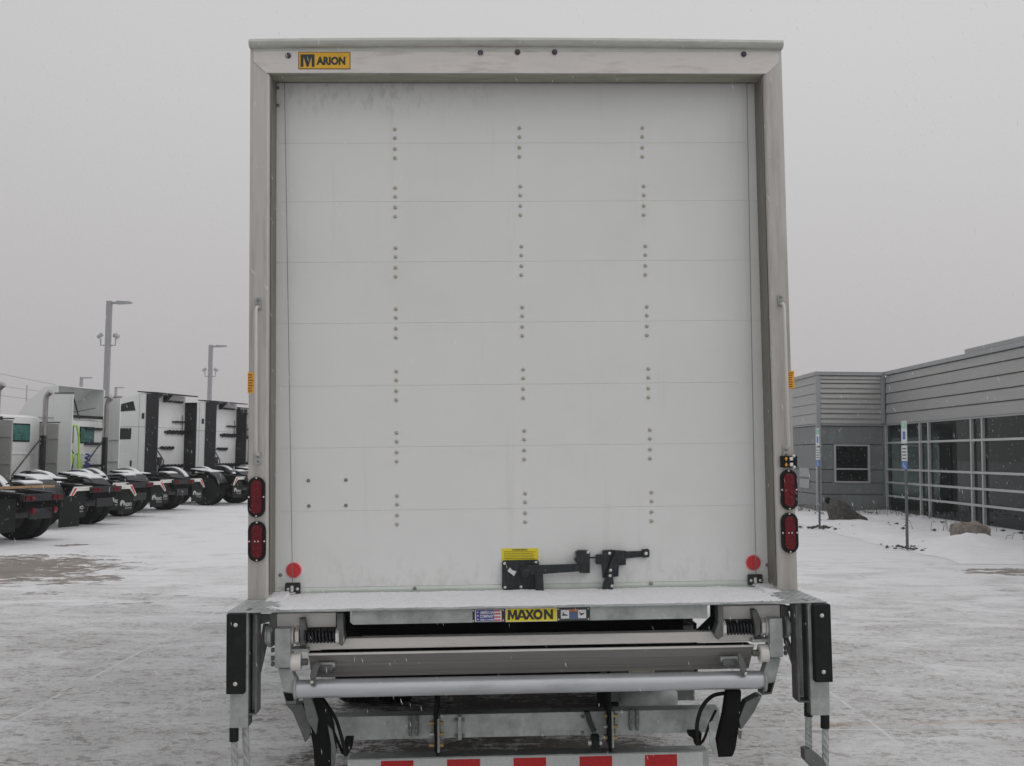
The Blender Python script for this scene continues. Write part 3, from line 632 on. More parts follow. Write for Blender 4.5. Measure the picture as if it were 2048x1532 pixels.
    if kind in ('day', 'fairing'):
        ex = ob('exhaust_stack', MB().tube([(st[0], st[1], 1.0), (st[0], st[1], 3.25), (st[0] - .03, st[1], 3.40), (st[0] - .16, st[1], 3.52)], [.075, .075, .075, .085], 14), M_chrome, r, 0, True)
        ob('heat_shield', MB().box(st[0] - .10, st[0] + .04, st[1] + .03, st[1] + .14, 1.0, 2.25), M_black, ex, .01)
        ob('stack_brace', MB().tube([(st[0], st[1] + .1, 2.2), (st[0] + .15, st[1] + 1.15, 1.02)], .022, 6), M_black, ex)
        ob('air_hose', MB().tube([(x0 - .08, .55, 2.75), (x0 - .1, .52, 2.05)], .04, 6), M_black, r)
        ob('air_hose', MB().tube([(x0 - .15, .75, 1.6), (x0 - .2, .62, 1.85), (x0 - .2, .48, 1.7), (x0 - .2, .55, 1.3), (x0 - .2, .62, 1.0)], .022, 6), M_black, r)
    return r
def rr_from_cab(px, D, L):
    p = at(px, 900, D); f = Vector((-math.sin(RAD(HD)), math.cos(RAD(HD)))); return (p.x - f.x * L, p.y - f.y * L)
tractor((-8.80, 21.6), 3.8, 'day', 'white tractor at the left edge with orange planks across its rear', flap_logo=False, wood=True, hanger=False)
tractor(rr_from_cab(-12, 27.5, 4.3), 4.3, 'day', 'white day cab tractor whose exhaust stack stands at the left edge of the photo')
tractor(rr_from_cab(84, 30.8, 4.15), 4.15, 'day', 'white day cab tractor with rear window and a curved exhaust stack')
tractor(rr_from_cab(208, 34.2, 3.7), 3.7, 'fairing', 'white day cab tractor with a tall hollow roof fairing and lime green hoses')
tractor(rr_from_cab(369, 38.8, 3.5), 3.5, 'sleeper', 'white sleeper tractor, the nearer one with black side extenders and roof flap')
tractor(rr_from_cab(472, 44.5, 3.2), 3.2, 'sleeper', 'white sleeper tractor second in line, partly behind the nearer sleeper')
tractor(rr_from_cab(497, 49.5, 3.2), 3.2, 'sleeper', 'farthest sleeper tractor showing only a dark strip beside the box truck')

# ------------------------------------------------------------------ the box truck
T = empty('box_truck', TL, (0, -.0209, .0366), 'white box truck seen from behind with roll-up door and folded liftgate', 'truck')
DY = .14                                    # door plane
zt = lambda y, yl=0.0, x=1040: P(x, y, yl)[1]
xl = lambda x, yl=0.0, y=700: P(x, y, yl)[0]
ZH0, ZH1 = zt(147), zt(100)
ZTOP = zt(82)
# corner posts: hollow aluminium sections with rounded inner edge
for s in (-1, 1):
    pts = [(s * 1.22, 0), (s * 1.143, 0), (s * 1.135, .004), (s * 1.131, .012), (s * 1.129, DY - .012), (s * 1.10, DY - .012), (s * 1.10, DY - .004), (s * 1.215, DY - .004), (s * 1.22, .10)]
    pts = [(s * 1.22, 0), (s * 1.143, 0), (s * 1.135, .004), (s * 1.131, .012), (s * 1.129, DY - .004), (s * 1.22, DY - .004)]
    ob('corner_post', MB().prism(pts, -.016, ZTOP - .02, 'z'), M_alu, T, .0015)
    ob('jamb_liner', MB().box(min(s * 1.1255, s * 1.1285), max(s * 1.1255, s * 1.1285), .014, DY - .006, .002, ZH0 - .0), M_jamb, T)
# header with chamfered ends, 3 mm proud of the posts
hp = [(-1.205, ZTOP - .02), (-1.205, zt(124)), (-1.148, ZH0), (1.148, ZH0), (1.205, zt(124)), (1.205, ZTOP - .02)]
hd = ob('header', MB().prism(hp, -.003, -.0005, 'y'), M_header, T, .0008)
ob('header_lip', MB().prism([(.0, ZH0), (0.0, ZH0 - .004), (.075, ZH0 - .012), (.075, ZH0)], -1.13, 1.13, 'x'), mat('lip_aluminium', (.30, .30, .24), .5, .3, .2, 6, (1, 6, 6), dirt=(.12, .12, .09), ds=4), T)
ob('header_back', MB().box(-1.13, 1.13, 0, .13, ZH0, ZTOP - .03), M_jamb, T)
# drip rail, slightly cambered rolled edge
g = MB(); n = 40; ring = [(-.030, .006), (-.034, .018), (-.028, .031), (-.01, .036), (.05, .036), (.05, 0), (-.016, -.004), (-.022, 0)]
rs = []
for i in range(n + 1):
    u = -1 + 2 * i / n; x = 1.222 * u; cz = ZTOP - .034 + .010 * (1 - u * u) - .002
    rs.append([g.bm.verts.new((x, a, cz + b_)) for a, b_ in ring])
for A, B in zip(rs, rs[1:]):
    for k in range(len(ring)): g.bm.faces.new((A[k], A[(k + 1) % len(ring)], B[(k + 1) % len(ring)], B[k]))
g.bm.faces.new(rs[0]); g.bm.faces.new(rs[-1][::-1])
ob('drip_rail', g, mat('rail_galvanised', (.52, .53, .49), .45, .35, .15, 4, (2, 8, 8), dirt=(.2, .2, .17), ds=4), T, 0, True)
ob('drip_shade_strip', MB().box(-1.2, 1.2, -.0045, -.0032, ZTOP - .050, ZTOP - .036), MC['rail_galvanised'], T)
# body: side walls, roof, floor, rear sill
LEN = 5.4
M_side = mat('body_side_white', (.72, .73, .73), .45, 0, .03)
for s in (-1, 1): ob('side_wall', MB().box(min(s * 1.215, s * 1.175), max(s * 1.215, s * 1.175), DY + .0, LEN, -.05, ZTOP - .04), M_side, T)
ob('roof', MB().box(-1.21, 1.21, DY + .06, LEN, ZTOP - .039, ZTOP - .01), M_side, T)
ob('front_wall', MB().box(-1.17, 1.17, LEN - .04, LEN, .0, ZTOP - .04), M_side, T)
ob('floor', MB().box(-1.17, 1.17, DY + .04, LEN - .05, -.04, -.005), M_under, T)
x0, x1, z0, z1 = RC(690, 1238, 1365, 1276, .02)
ob('rear_sill', MB().box(x0, x1, .0, .12, z0, -.025), M_under, T)
for i in range(12): ob('floor_crossmember', MB().box(-1.15, 1.15, .5 + i * .4, .56 + i * .4, -.14, -.041), M_under, T)

# roll-up door
def door_material():
    m = mat('door_white', (.745, .755, .745), .42, 0, .02, 2); t = m.node_tree; n = t.nodes; l = t.links; b = n['Principled BSDF']
    tc = n.new('ShaderNodeTexCoord'); src = b.inputs['Base Color'].links[0].from_socket
    def nz(scale, st, lo, hi, amt, col, mask=None, off=0):
        nonlocal src
        mp = n.new('ShaderNodeMapping'); mp.inputs['Scale'].default_value = st; mp.inputs['Location'].default_value = (off, 0, off); l.new(tc.outputs['Object'], mp.inputs[0])
        a = n.new('ShaderNodeTexNoise'); a.inputs['Scale'].default_value = scale; a.inputs['Detail'].default_value = 7; a.inputs['Roughness'].default_value = .68; l.new(mp.outputs[0], a.inputs['Vector'])
        r_ = n.new('ShaderNodeMapRange'); r_.inputs[1].default_value = lo; r_.inputs[2].default_value = hi; r_.inputs[4].default_value = amt; l.new(a.outputs['Fac'], r_.inputs[0]); f = r_.outputs[0]
        if mask:
            sx = n.new('ShaderNodeSeparateXYZ'); l.new(tc.outputs['Object'], sx.inputs[0])
            for ax, v0, v1 in mask:
                q = n.new('ShaderNodeMapRange'); q.interpolation_type = 'SMOOTHSTEP'; q.inputs[1].default_value = v0; q.inputs[2].default_value = v1; l.new(sx.outputs[ax], q.inputs[0])
                k = n.new('ShaderNodeMath'); k.operation = 'MULTIPLY'; l.new(f, k.inputs[0]); l.new(q.outputs[0], k.inputs[1]); f = k.outputs[0]
        mm = n.new('ShaderNodeMix'); mm.data_type = 'RGBA'; l.new(f, mm.inputs['Factor']); l.new(src, mm.inputs['A']); mm.inputs['B'].default_value = (*col, 1); src = mm.outputs['Result']
    nz(1.3, (1, 1, 1), .50, .62, .30, (.66, .665, .65))
    nz(5, (3.5, 1, .22), .58, .76, .25, (.52, .53, .51), None, 3)                       # faint runs
    nz(26, (1.3, 1, .55), .50, .62, .30, (.36, .38, .34), [(2, 2.16, 2.27), (0, .2, -.7)], 1)  # speckled grime under the header
    nz(22, (1, 1, .5), .50, .64, .30, (.45, .46, .43), [(2, .22, .03)], 5)                # road splash near the sill
    nz(160, (1, 1, 1), .60, .70, .25, (.5, .5, .49), None, 7)
    l.new(src, b.inputs['Base Color']); return m
MC.pop('door_white', None); M_door = door_material()
zseam = [zt(y, DY) for y in (157, 286, 402.5, 522.5, 644, 768.5, 891, 1016.5, 1168)]
door = ob('roll_up_door', MB().box(-1.128, 1.128, DY + .028, DY + .034, 0.0, zseam[0]), M_side, T)
pw = 1.127
for i in range(8):
    a, b_ = zseam[i + 1] + .0005, zseam[i] - .0005
    ob('door_panel', MB().box(-pw, pw, DY, DY + .026, a, b_).box(-pw + .001, pw - .001, DY + .0022, DY + .024, a - .0016, a - .00001), M_door, door, 0)
ob('bottom_seal', MB().prism([(DY - .012, zt(1190, DY) - .01), (DY - .012, zseam[-1] - .012), (DY - .002, zseam[-1] - .001), (DY + .02, zseam[-1] - .001), (DY + .02, zt(1190, DY) - .01)], -pw, pw, 'x'), M_seal, door)
def dome_mesh(r, h, m, seg=10):
    return MB().lathe([(r, 0), (r * .95, h * .45), (r * .6, h * .85), (r * .15, h)], seg, Y_axis(0, 0, 0)).mesh('dome', m, 0, True)
me_rv = dome_mesh(.0088, .006, M_rivet); me_sc = dome_mesh(.007, .004, M_bolt); me_sb = dome_mesh(.0085, .005, mat('bolt_dull', (.22, .21, .2), .5, .4, .2, 40))
seamy = (286, 402.5, 522.5, 644, 768.5, 891, 1016.5)
for i, sy in enumerate(seamy):
    for px in (790 + .7 * i, 1039 + 1.9 * i, 1284.5 + 3.1 * i):
        for d in (-28.5, -11, 10.5, 28.5):
            x, z = P(px, sy + d - (px - 1040) * .008 * (i / 6) + (1.5 if px < 900 else -1), DY)
            link('rivet', me_rv, door, (x, DY - .0002, z), (0, random.random() * 6, 0))
for (px, py) in ((556, 176), (556, 211), (1513, 181), (1515, 207), (561, 1150), (1534, 1130), (785, 160), (1037, 158), (1285, 158), (830, 1176), (1301, 1166)):
    x, z = P(px, py, DY); link('screw', me_sb, door, (x, DY - .013 if py > 1160 else DY - .0002, z))
for (px, py) in ((617, 961), (692, 960), (618, 1012), (692, 1011)):
    x, z = P(px, py, DY); link('screw', me_sb, door, (x, DY - .0002, z))
# vertical seams of the side hem (thin battens) near both edges
# lift cables
for (a, b_) in (((569, 162), (585, 1165)), ((1493.5, 162), (1512, 1150))):
    xa, za = P(*a, DY - .03); xb, zb = P(*b_, DY - .03)
    cb = ob('lift_cable', MB().tube([(xa, DY - .03, za), (xb, DY - .03, zb)], .0016, 6), M_cable, door)
for (cx, cy, rx_, ry_) in ((588, 1140, 587, 1175), (1506, 1125, 1508, 1158)):
    x, z = P(cx, cy, DY); rf = ob('reflector', MB().lathe([(.0365, 0), (.0365, .003), (.033, .005)], 40, Y_axis(x, DY - .0005, z)), M_reflrim, door)
    ob('lens', MB().lathe([(.0325, 0), (.0325, .004), (.031, .0055)], 40, Y_axis(x, DY - .002, z)), M_refl, rf)
    x, z = P(rx_, ry_, DY); br = ob('cable_bracket', MB().prism([(x - .034, z - .024), (x + .034, z - .024), (x + .034, z + .02), (x + .03, z + .024), (x - .03, z + .024), (x - .034, z + .02)], DY - .024, DY - .013, 'y'), M_black, door, .001)
    for d in (-.020, .022): link('bolt', me_sc, br, (x + d, DY - .025, z - .004))
    ob('cable_anchor', MB().lathe([(.008, 0), (.008, .025)], 10, Matrix.Translation((x - .002, DY - .032, z - .014))), M_bolt, br)
    ob('clip', MB().box(x - .016, x + .014, DY - .034, DY - .025, z - .028, z - .018), M_bolt, br, .002)

# latch hardware on the door bottom
def poly(name, pts, ya, yb, m, parent=None, bevel=.002, **k):
    return ob(name, MB().prism([P(px, py, ya) for px, py in pts], ya, yb, 'y'), m, parent or T, bevel, **k)
M_lat = mat('latch_black', (.022, .026, .028), .42, .2, .35, 25, (3, 3, 1), dirt=(.10, .105, .11), dirt_amt=.35, ds=20, dthr=.5)
wl = poly('warning_label', [(1003, 1097), (1076.5, 1096.5), (1077, 1121.5), (1003.5, 1122)], DY - .0012, DY - .0002, M_yel, door, 0)
x0, x1, z0, z1 = RC(1024, 1097.5, 1055, 1101.5, DY); text('lettering', 'WARNING:', x0, x1, z0, z1, DY - .0016, M_ink, wl, .03)
lines = ['DO NOT OPERATE OR SERVICE DOOR WITHOUT', 'READING THE OPERATING INSTRUCTIONS.', 'KEEP CLEAR OF THE DOOR. DO NOT RAISE', 'OR LOWER UNLESS LATCH IS RELEASED.']
for i in range(5):
    ln = MB(); random.seed(40 + i); px = 1008
    while px < (1068 if i % 2 == 0 else 1062):
        wd = random.uniform(1.5, 5); x0, x1, z0, z1 = RC(px, 1103 + i * 3.4, px + wd, 1104.0 + i * 3.4, DY); ln.box(x0, x1, DY - .0018, DY - .0013, z0, z1); px += wd + 1
    ob('small_print', ln, M_ink, wl)
la = poly('latch_plate', [(1004, 1125), (1007, 1121), (1074, 1119.5), (1078, 1123), (1079, 1150), (1078, 1178), (1008, 1180), (1004, 1176)], DY - .016, DY - .001, M_lat, door)
for px, py in ((1009, 1127), (1072, 1125), (1010, 1175), (1042, 1174)): x, z = P(px, py, DY - .016); link('bolt', me_sc, la, (x, DY - .016, z))
poly('tag', [(1015, 1142), (1020, 1135), (1024, 1140), (1033, 1143), (1028, 1152)], DY - .020, DY - .0165, M_white, la, 0)
poly('latch_bar', [(1040, 1137), (1052, 1131), (1158, 1128), (1172, 1128), (1172, 1142), (1088, 1148), (1045, 1152)], DY - .05, DY - .032, M_lat, la)
x, z = P(1051, 1146, DY - .05); ob('pivot', MB().lathe([(.02, 0), (.02, .006), (.014, .012)], 24, Y_axis(x, DY - .05, z)), M_lat, la)
poly('latch_foot', [(1070, 1146), (1086, 1146), (1088, 1187), (1071, 1187)], DY - .055, DY - .0505, M_lat, la)
poly('latch_foot', [(1055, 1184.5), (1100, 1184), (1101, 1187), (1055, 1187.5)], DY - .07, DY - .02, M_lat, la, .001)
lk = poly('latch_hook', [(1152, 1104), (1158, 1101), (1176, 1101), (1180, 1104), (1180, 1146), (1160, 1147), (1157, 1130), (1149, 1120), (1153, 1114)], DY - .045, DY - .001, M_lat, la)
x, z = P(1176, 1104.5, DY - .045); link('bolt', me_sc, lk, (x, DY - .046, z))
poly('striker_rod', [(1180, 1114), (1193, 1114), (1193, 1117), (1180, 1117)], DY - .03, DY - .022, M_black, la, 0)
lb = poly('latch_receiver', [(1192, 1110), (1206, 1109), (1206, 1101), (1222, 1100), (1252, 1102), (1252, 1130), (1238, 1131), (1237, 1153), (1206, 1156), (1204, 1129), (1192, 1128)], DY - .028, DY - .001, M_lat, door)
poly('strap', [(1250, 1103), (1284, 1102), (1284, 1114), (1250, 1117)], DY - .012, DY - .0012, M_lat, lb)
tb = poly('strap_end', [(1284.5, 1099), (1297, 1098), (1299, 1101), (1299, 1114), (1285, 1116)], DY - .02, DY - .001, M_lat, lb)
x, z = P(1292, 1107, DY - .02); link('bolt', me_sc, tb, (x, DY - .0205, z), None).scale = (1.2, 1.2, 1.2)
poly('lever', [(1232, 1101), (1248, 1102), (1248, 1116), (1226, 1150), (1228, 1168), (1224, 1186), (1208, 1187), (1205, 1176), (1207, 1166), (1214, 1150), (1222, 1122)], DY - .05, DY - .029, M_lat, lb, .004)
for px, py in ((1219, 1106.5), (1221, 1140.5), (1220, 1151.5), (1224, 1172)): x, z = P(px, py, DY - .05); link('bolt', me_sc, lb, (x, DY - .051, z))

# header marker lights and badge
for (px, py) in ((577, 112), (961, 106), (1035, 105), (1109, 105), (1487, 109)):
    x, z = P(px, py, 0); mk = ob('marker_light', MB().lathe([(.0125, 0), (.0125, .005), (.010, .006)], 20, Y_axis(x, -.003, z)), M_ink, hd)
    ob('lens', MB().lathe([(.009, 0), (.008, .004), (.004, .006)], 16, Y_axis(x, -.0065, z)), mat('lens_purple', (.10, .05, .09), .3, 0, .2, 60), mk)
bx_ = RC(597, 104.5, 701, 139, 0)
bdg = ob('maker_badge', MB().box(bx_[0], bx_[1], -.0042, -.0032, bx_[2], bx_[3]), M_brown, hd)
e_ = .0032; ob('badge_face', MB().box(bx_[0] + e_, bx_[1] - e_, -.0050, -.0043, bx_[2] + e_, bx_[3] - e_), M_yelo, bdg)
fr = [(-.006, ), ]
def frame4(name, x0, x1, z0, z1, t_, ya, yb, m, parent):
    g = MB().box(x0, x1, ya, yb, z0, z0 + t_).box(x0, x1, ya, yb, z1 - t_, z1).box(x0, x0 + t_, ya, yb, z0 + t_, z1 - t_).box(x1 - t_, x1, ya, yb, z0 + t_, z1 - t_)
    return ob(name, g, m, parent)
# big M: two posts and a V
mx0, mx1, mz0, mz1 = RC(601.5, 109.5, 629.5, 134.5, 0); W_ = mx1 - mx0; Hh = mz1 - mz0
def M_(u, v): return (mx0 + u * W_, mz0 + v * Hh)
ob('letter', MB().prism([M_(*p) for p in ((0, 0), (0, 1), (1, 1), (1, 0), (.80, 0), (.78, .80), (.56, .0), (.44, .0), (.22, .80), (.20, 0))], -.0056, -.0051, 'y'), M_ink, bdg)
x0, x1, z0, z1 = RC(633, 114, 691, 131, 0); text('lettering', 'ARION', x0, x1, z0, z1, -.0056, M_ink, bdg, .055)
x, z = P(694, 115, 0); ob('registered_mark', MB().lathe([(.0015, 0), (.0015, .0003)], 8, Y_axis(x, -.0053, z)), M_ink, bdg)

# tail lights
def tail_lamp(cx, cy, w_, h_, rev):
    x0, x1, z0, z1 = RC(cx - w_ / 2, cy - h_ / 2, cx + w_ / 2, cy + h_ / 2, 0); c = (x0 + x1) / 2; zc = (z0 + z1) / 2; R_ = (x1 - x0) / 2; hh = (z1 - z0) / 2 - R_
    def oval(r): return [(c + r * math.cos(RAD(a)), zc + hh + r * math.sin(RAD(a))) for a in range(0, 181, 12)] + [(c + r * math.cos(RAD(a)), zc - hh + r * math.sin(RAD(a))) for a in range(180, 361, 12)]
    h = ob('tail_light', MB().prism(oval(R_), -.012, -.0005, 'y'), M_rubber, T, .003)
    ln = ob('lens', MB().prism(oval(R_ * .62), -.0165, -.0121, 'y'), M_red, h, .002)
    for i in range(5):
        for j in (-1, 1):
            ob('led', MB().box(c + j * R_ * .24 - R_ * .17, c + j * R_ * .24 + R_ * .17, -.0172, -.0166, zc + (i - 2) * hh * .62 - .008, zc + (i - 2) * hh * .62 + .006), M_reddk, ln)
    for dx, dz in ((0, hh + R_ * .85), (0, -hh - R_ * .85), (-R_ * .84, 0), (R_ * .84, 0)):
        o = link('screw', me_sc, h, (c + dx, -.0122, zc + dz)); o.scale = (.6, .6, .6)
    if rev:
        for d in (-.007, .007): o = link('screw', me_sc, h, (c + d, -.0175, zc)); o.scale = (.5, .5, .5)
tail_lamp(513.5, 994, 35, 81, False); tail_lamp(514.5, 1082.5, 36, 81, True)
tail_lamp(1577, 979.5, 34, 81, False); tail_lamp(1578.5, 1065.5, 34, 81, True)
# grab handles
def grab(pts_, tx):
    (xa, za), (xb, zb) = P(pts_[0][0], pts_[0][1], 0), P(pts_[1][0], pts_[1][1], 0)
    off = tx
    h = ob('grab_handle', MB().tube([(xa, -.008, za), (xa + off * .6, -.030, za - .006), (xa + off, -.038, za - .02), (xb + off, -.038, zb + .02), (xb + off * .6, -.030, zb + .006), (xb, -.008, zb)], .0075, 12), M_white if False else mat('handle_white', (.58, .57, .56), .4, .1, .05, 10), T, 0, True)
    for (x, z, sg) in ((xa, za, 1), (xb, zb, -1)):
        f = ob('mount_plate', MB().prism([(x - .014, z - .012 * sg), (x + .014, z - .012 * sg), (x + .014, z + .034 * sg), (x + .007, z + .042 * sg), (x - .007, z + .042 * sg), (x - .014, z + .034 * sg)], -.008, -.0005, 'y'), M_galv, h, .001)
        for d in (.008, .028): link('bolt', me_sb, f, (x, -.009, z + d * sg)).scale = (.8, .8, .8)
grab(((517, 614), (517, 910)), -.004); grab(((1561, 607), (1571, 896)), .004)
# small caution stickers
for (a, b_, c, d) in ((495.5, 745, 508, 786), (1576, 742, 1588.5, 777)):
    x0, x1, z0, z1 = RC(a, b_, c, d, 0); st = ob('caution_sticker', MB().box(x0, x1, -.0012, -.0004, z0, z1), M_ora, T)
    for q in range(7):
        zz = z0 + (z1 - z0) * (.08 + q * .13); g = MB(); random.seed(q + int(a)); g.box(x0 + .003, x1 - random.uniform(.003, .012), -.0018, -.0013, zz, zz + .004); ob('small_print', g, M_brown, st)
# liftgate switch box
x0, x1, z0, z1 = RC(1560, 911.5, 1592, 935, 0)
sb = ob('switch_box', MB().box(x0, x1, -.022, -.0005, z0, z1), M_rubber, T, .003)
for q, cz in enumerate(((z0 + z1) / 2 + .013, (z0 + z1) / 2 - .013)):
    cx = x0 + .022; d = 1 if q == 0 else -1
    ob('arrow', MB().prism([(cx - .008, cz), (cx, cz + .009 * d), (cx + .008, cz), (cx + .003, cz), (cx + .003, cz - .008 * d), (cx - .003, cz - .008 * d), (cx - .003, cz)], -.0228, -.0221, 'y'), M_ora, sb)
    ob('toggle', MB().box(cx + .014, cx + .028, -.034, -.0221, cz - .008, cz + .008), M_white, sb, .003)
    link('screw', me_sc, sb, (x1 - .016, -.0225, cz + (.012 if q == 0 else -.012)))

# ---------------------------------------------------------------- dock plate and liftgate
def plane_z(px, py, z):                     # local point on local plane z
    o = TI @ (Vector((0, 0, H)) - TL); d = TI @ ray(px, py); t_ = (z - o.z) / d.z; return o + d * t_
ZD = -.016
fy = (plane_z(457, 1222, ZD).y + plane_z(1656, 1205, ZD).y) / 2
fl_, fr_ = plane_z(457, 1222, ZD).x, plane_z(1656, 1205, ZD).x
deck = ob('dock_plate', MB().box(fl_, fr_, fy, DY - .02, ZD - .006, ZD), M_galv, T, .002)
# tread pattern at the bare ends
g = MB()
for i in range(9):
    for j in range(16):
        for s in (-1, 1):
            x = s * (1.20 - i * .03); y = fy + .02 + j * .028
            if y > -.01: continue
            Mx = Matrix.Translation((x + (.014 if j % 2 else 0), y, ZD + .001)) @ Rm(RAD(45 if (i + j) % 2 else -45), 4, 'Z'); g.box(-.009, .009, -.0018, .0018, -.001, .0005, Mx)
ob('tread_lugs', g, M_galv, deck, kind='stuff')
# thin snow on the plate with an uneven edge
g = MB(); nx, ny = 420, 80; grid = []
for j in range(ny + 1):
    row = []
    for i in range(nx + 1):
        u = i / nx; vv = j / ny; x = -1.135 + 2.27 * u; y = fy + .012 + (DY - .022 - fy - .012) * vv
        if vv < .6: x *= 1 + .035 * (1 - vv / .6) * 0
        edge = min(1, (min(u, 1 - u)) * 14) * min(1, vv * 9)
        nn = noise.noise(Vector((x * 14, y * 14, 0))); n2 = noise.noise(Vector((x * 60, y * 60, 2)))
        h = .006 * edge + .003 * nn + .0022 * n2 + .0012 * noise.noise(Vector((x * 110, y * 110, 5))) + (.002 * max(0, (vv - .86) / .14)) - .0022 * (1 - edge) * 2
        if (u < .035 or u > .965) and vv > .55: h += .02 * (vv - .55) * 2
        row.append(g.bm.verts.new((x, y, ZD + h)))
    grid.append(row)
for j in range(ny):
    for i in range(nx): g.bm.faces.new((grid[j][i], grid[j][i + 1], grid[j + 1][i + 1], grid[j + 1][i]))
M_dsnow = mat('deck_snow', (.76, .76, .78), .95, 0, .05, 40, bump=.5, bs=160, dirt=(.42, .42, .43), dirt_amt=.6, ds=55, dthr=.60, spec=.2)
ob('snow_cover', g, M_dsnow, deck, 0, True)

FYL = fy                                     # front plane of the gate assembly (about -.4)
def rbox(name, a, b_, c, d, ya, yb, m, parent=T, bevel=.002, **k):
    x0, x1, z0, z1 = RC(a, b_, c, d, ya); return ob(name, MB().box(x0, x1, ya, yb, z0, z1), m, parent, bevel, **k)
def side(lst, mirror): return lst
# skirt plate with decals
ys_ = FYL + .02
a0, a1 = P(700, 1236, ys_), P(1415, 1223, ys_); zc = (a0[1] + a1[1]) / 2; hz = .0275
sk = ob('skirt_plate', MB().prism([(a0[0], ZD - .0065), (a0[0], zc - hz + .012), (a0[0] + .012, zc - hz), (a1[0], zc - hz), (a1[0], ZD - .0065)], ys_, ys_ + .008, 'y'), M_galv, T, .001)
def dec(px0, px1, m, par, z0f=-.0255, z1f=.0255, y=ys_, t_=.002, name='decal'):
    return ob(name, MB().box(xl(px0, ys_, 1230), xl(px1, ys_, 1230), y - t_, y - .0003, zc + z0f, zc + z1f), m, par)
back = dec(945, 1180, M_ink, sk, -.028, .028, name='decal_strip')
dA = dec(950, 1003, M_white, sk, -.0245, .0245, ys_ - .002, .001)
dec(952, 990, M_blue, dA, -.0225, .0225, ys_ - .003, .0006, 'blue_field') if False else None
x0, x1 = xl(952, ys_, 1230), xl(1001, ys_, 1230)
ob('blue_field', MB().box(x0, x0 + (x1 - x0) * .74, ys_ - .0038, ys_ - .0031, zc - .0225, zc + .0225), M_blue, dA)
for q in range(7):
    if q % 2 == 0: ob('stripe', MB().box(x0 + (x1 - x0) * .745, x1, ys_ - .0038, ys_ - .0031, zc - .0225 + q * .00643, zc - .0225 + (q + 1) * .00643), M_lred, dA)
for q in (-1, 0, 1):
    sx, sz = x0 + .007, zc + q * .0145; st = [(sx + (.0048 if k % 2 == 0 else .002) * math.sin(k * math.pi / 5), sz + (.0048 if k % 2 == 0 else .002) * math.cos(k * math.pi / 5)) for k in range(10)]
    ob('star', MB().prism(st, -.0005, 0, 'y'), M_white, dA, loc=(0, ys_ - .0039, 0))
xx0, xx1 = x0 + .016, x0 + (x1 - x0) * .73
for s_, za, zb in (('AMERICAN', .007, .019), ('COMPANY', -.009, .004), ('FAMILY OWNED', -.020, -.013)): text('lettering', s_, xx0, xx1, zc + za, zc + zb, ys_ - .0042, M_white, dA, .03)
dM = dec(1011, 1114, M_yel, sk, -.0275, .0275, ys_ - .002, .001)
frame4('frame', xl(1012, ys_, 1230), xl(1113, ys_, 1230), zc - .0265, zc + .0265, .0015, ys_ - .0036, ys_ - .0031, M_white, dM)
LT = {'M': [(0, 0), (.06, 1), (.30, 1), (.5, .45), (.70, 1), (.94, 1), (1, 0), (.76, 0), (.73, .55), (.56, .08), (.44, .08), (.27, .55), (.24, 0)],
      'A': [(-.06, 0), (.33, 1), (.67, 1), (1.06, 0), (.78, 0), (.70, .2), (.30, .2), (.22, 0)],
      'X': [(-.05, 0), (.33, .52), (0, 1), (.30, 1), (.5, .70), (.70, 1), (1, 1), (.67, .52), (1.05, 0), (.74, 0), (.5, .33), (.26, 0)],
      'N': [(0, 0), (0, 1), (.26, 1), (.74, .42), (.74, 1), (1, 1), (1, 0), (.74, 0), (.26, .58), (.26, 0)]}
tx0, tx1, tz0, tz1 = xl(1015, ys_, 1230), xl(1106, ys_, 1230), zc - .019, zc + .021
for ch, a, b_ in (('M', 0, .22), ('A', .205, .42), ('X', .385, .585), ('O', .56, .775), ('N', .80, 1.0)):
    fx = lambda u: tx0 + (tx1 - tx0) * (a + (b_ - a) * u); fz = lambda v: tz0 + (tz1 - tz0) * v
    if ch == 'O':
        def el(q, yy, m, nm): ob(nm, MB().prism([(fx(.5 + q * .5 * math.cos(RAD(k * 15))), fz(.5 + q * .54 * math.sin(RAD(k * 15)))) for k in range(24)], yy - .0003, yy, 'y'), m, dM)
        el(1.08, ys_ - .0042, M_yel, 'counter'); el(.98, ys_ - .0047, M_ink, 'letter'); el(.45, ys_ - .0052, M_yel, 'counter')
    else:
        ob('letter', MB().prism([(fx(u), fz(v)) for u, v in LT[ch]], ys_ - .0041, ys_ - .0037, 'y'), M_ink, dM)
        if ch == 'A': ob('counter', MB().prism([(fx(.38), fz(.38)), (fx(.62), fz(.38)), (fx(.5), fz(.72))], ys_ - .0044, ys_ - .00415, 'y'), M_yel, dM)
dI = dec(1120, 1172, mat('label_grey', (.12, .13, .14), .5, 0, .1), sk, -.022, .022, ys_ - .002, .001)
for (a, b_) in ((1122, 1138), (1156, 1172)): dec(a, b_, M_white, dI, -.017, .017, ys_ - .003, .001, 'pictogram')
dec(1138.5, 1155.5, mat('label_rust', (.45, .16, .06), .5), dI, .009, .020, ys_ - .003, .001, 'band')
ob('pictogram_shape', MB().prism([(p[0], p[1]) for p in [(xl(1124, ys_, 1230), zc - .006), (xl(1136, ys_, 1230), zc - .006), (xl(1134, ys_, 1230), zc - .001), (xl(1129, ys_, 1230), zc + .000), (xl(1126, ys_, 1230), zc + .010)]], ys_ - .0046, ys_ - .0041, 'y'), M_ink, dI)
ob('pictogram_shape', MB().prism([(p[0], p[1]) for p in [(xl(1158, ys_, 1230), zc + .008), (xl(1163, ys_, 1230), zc + .002), (xl(1170, ys_, 1230), zc + .006), (xl(1165, ys_, 1230), zc - .004), (xl(1161, ys_, 1230), zc - .006)]], ys_ - .0046, ys_ - .0041, 'y'), M_ink, dI)
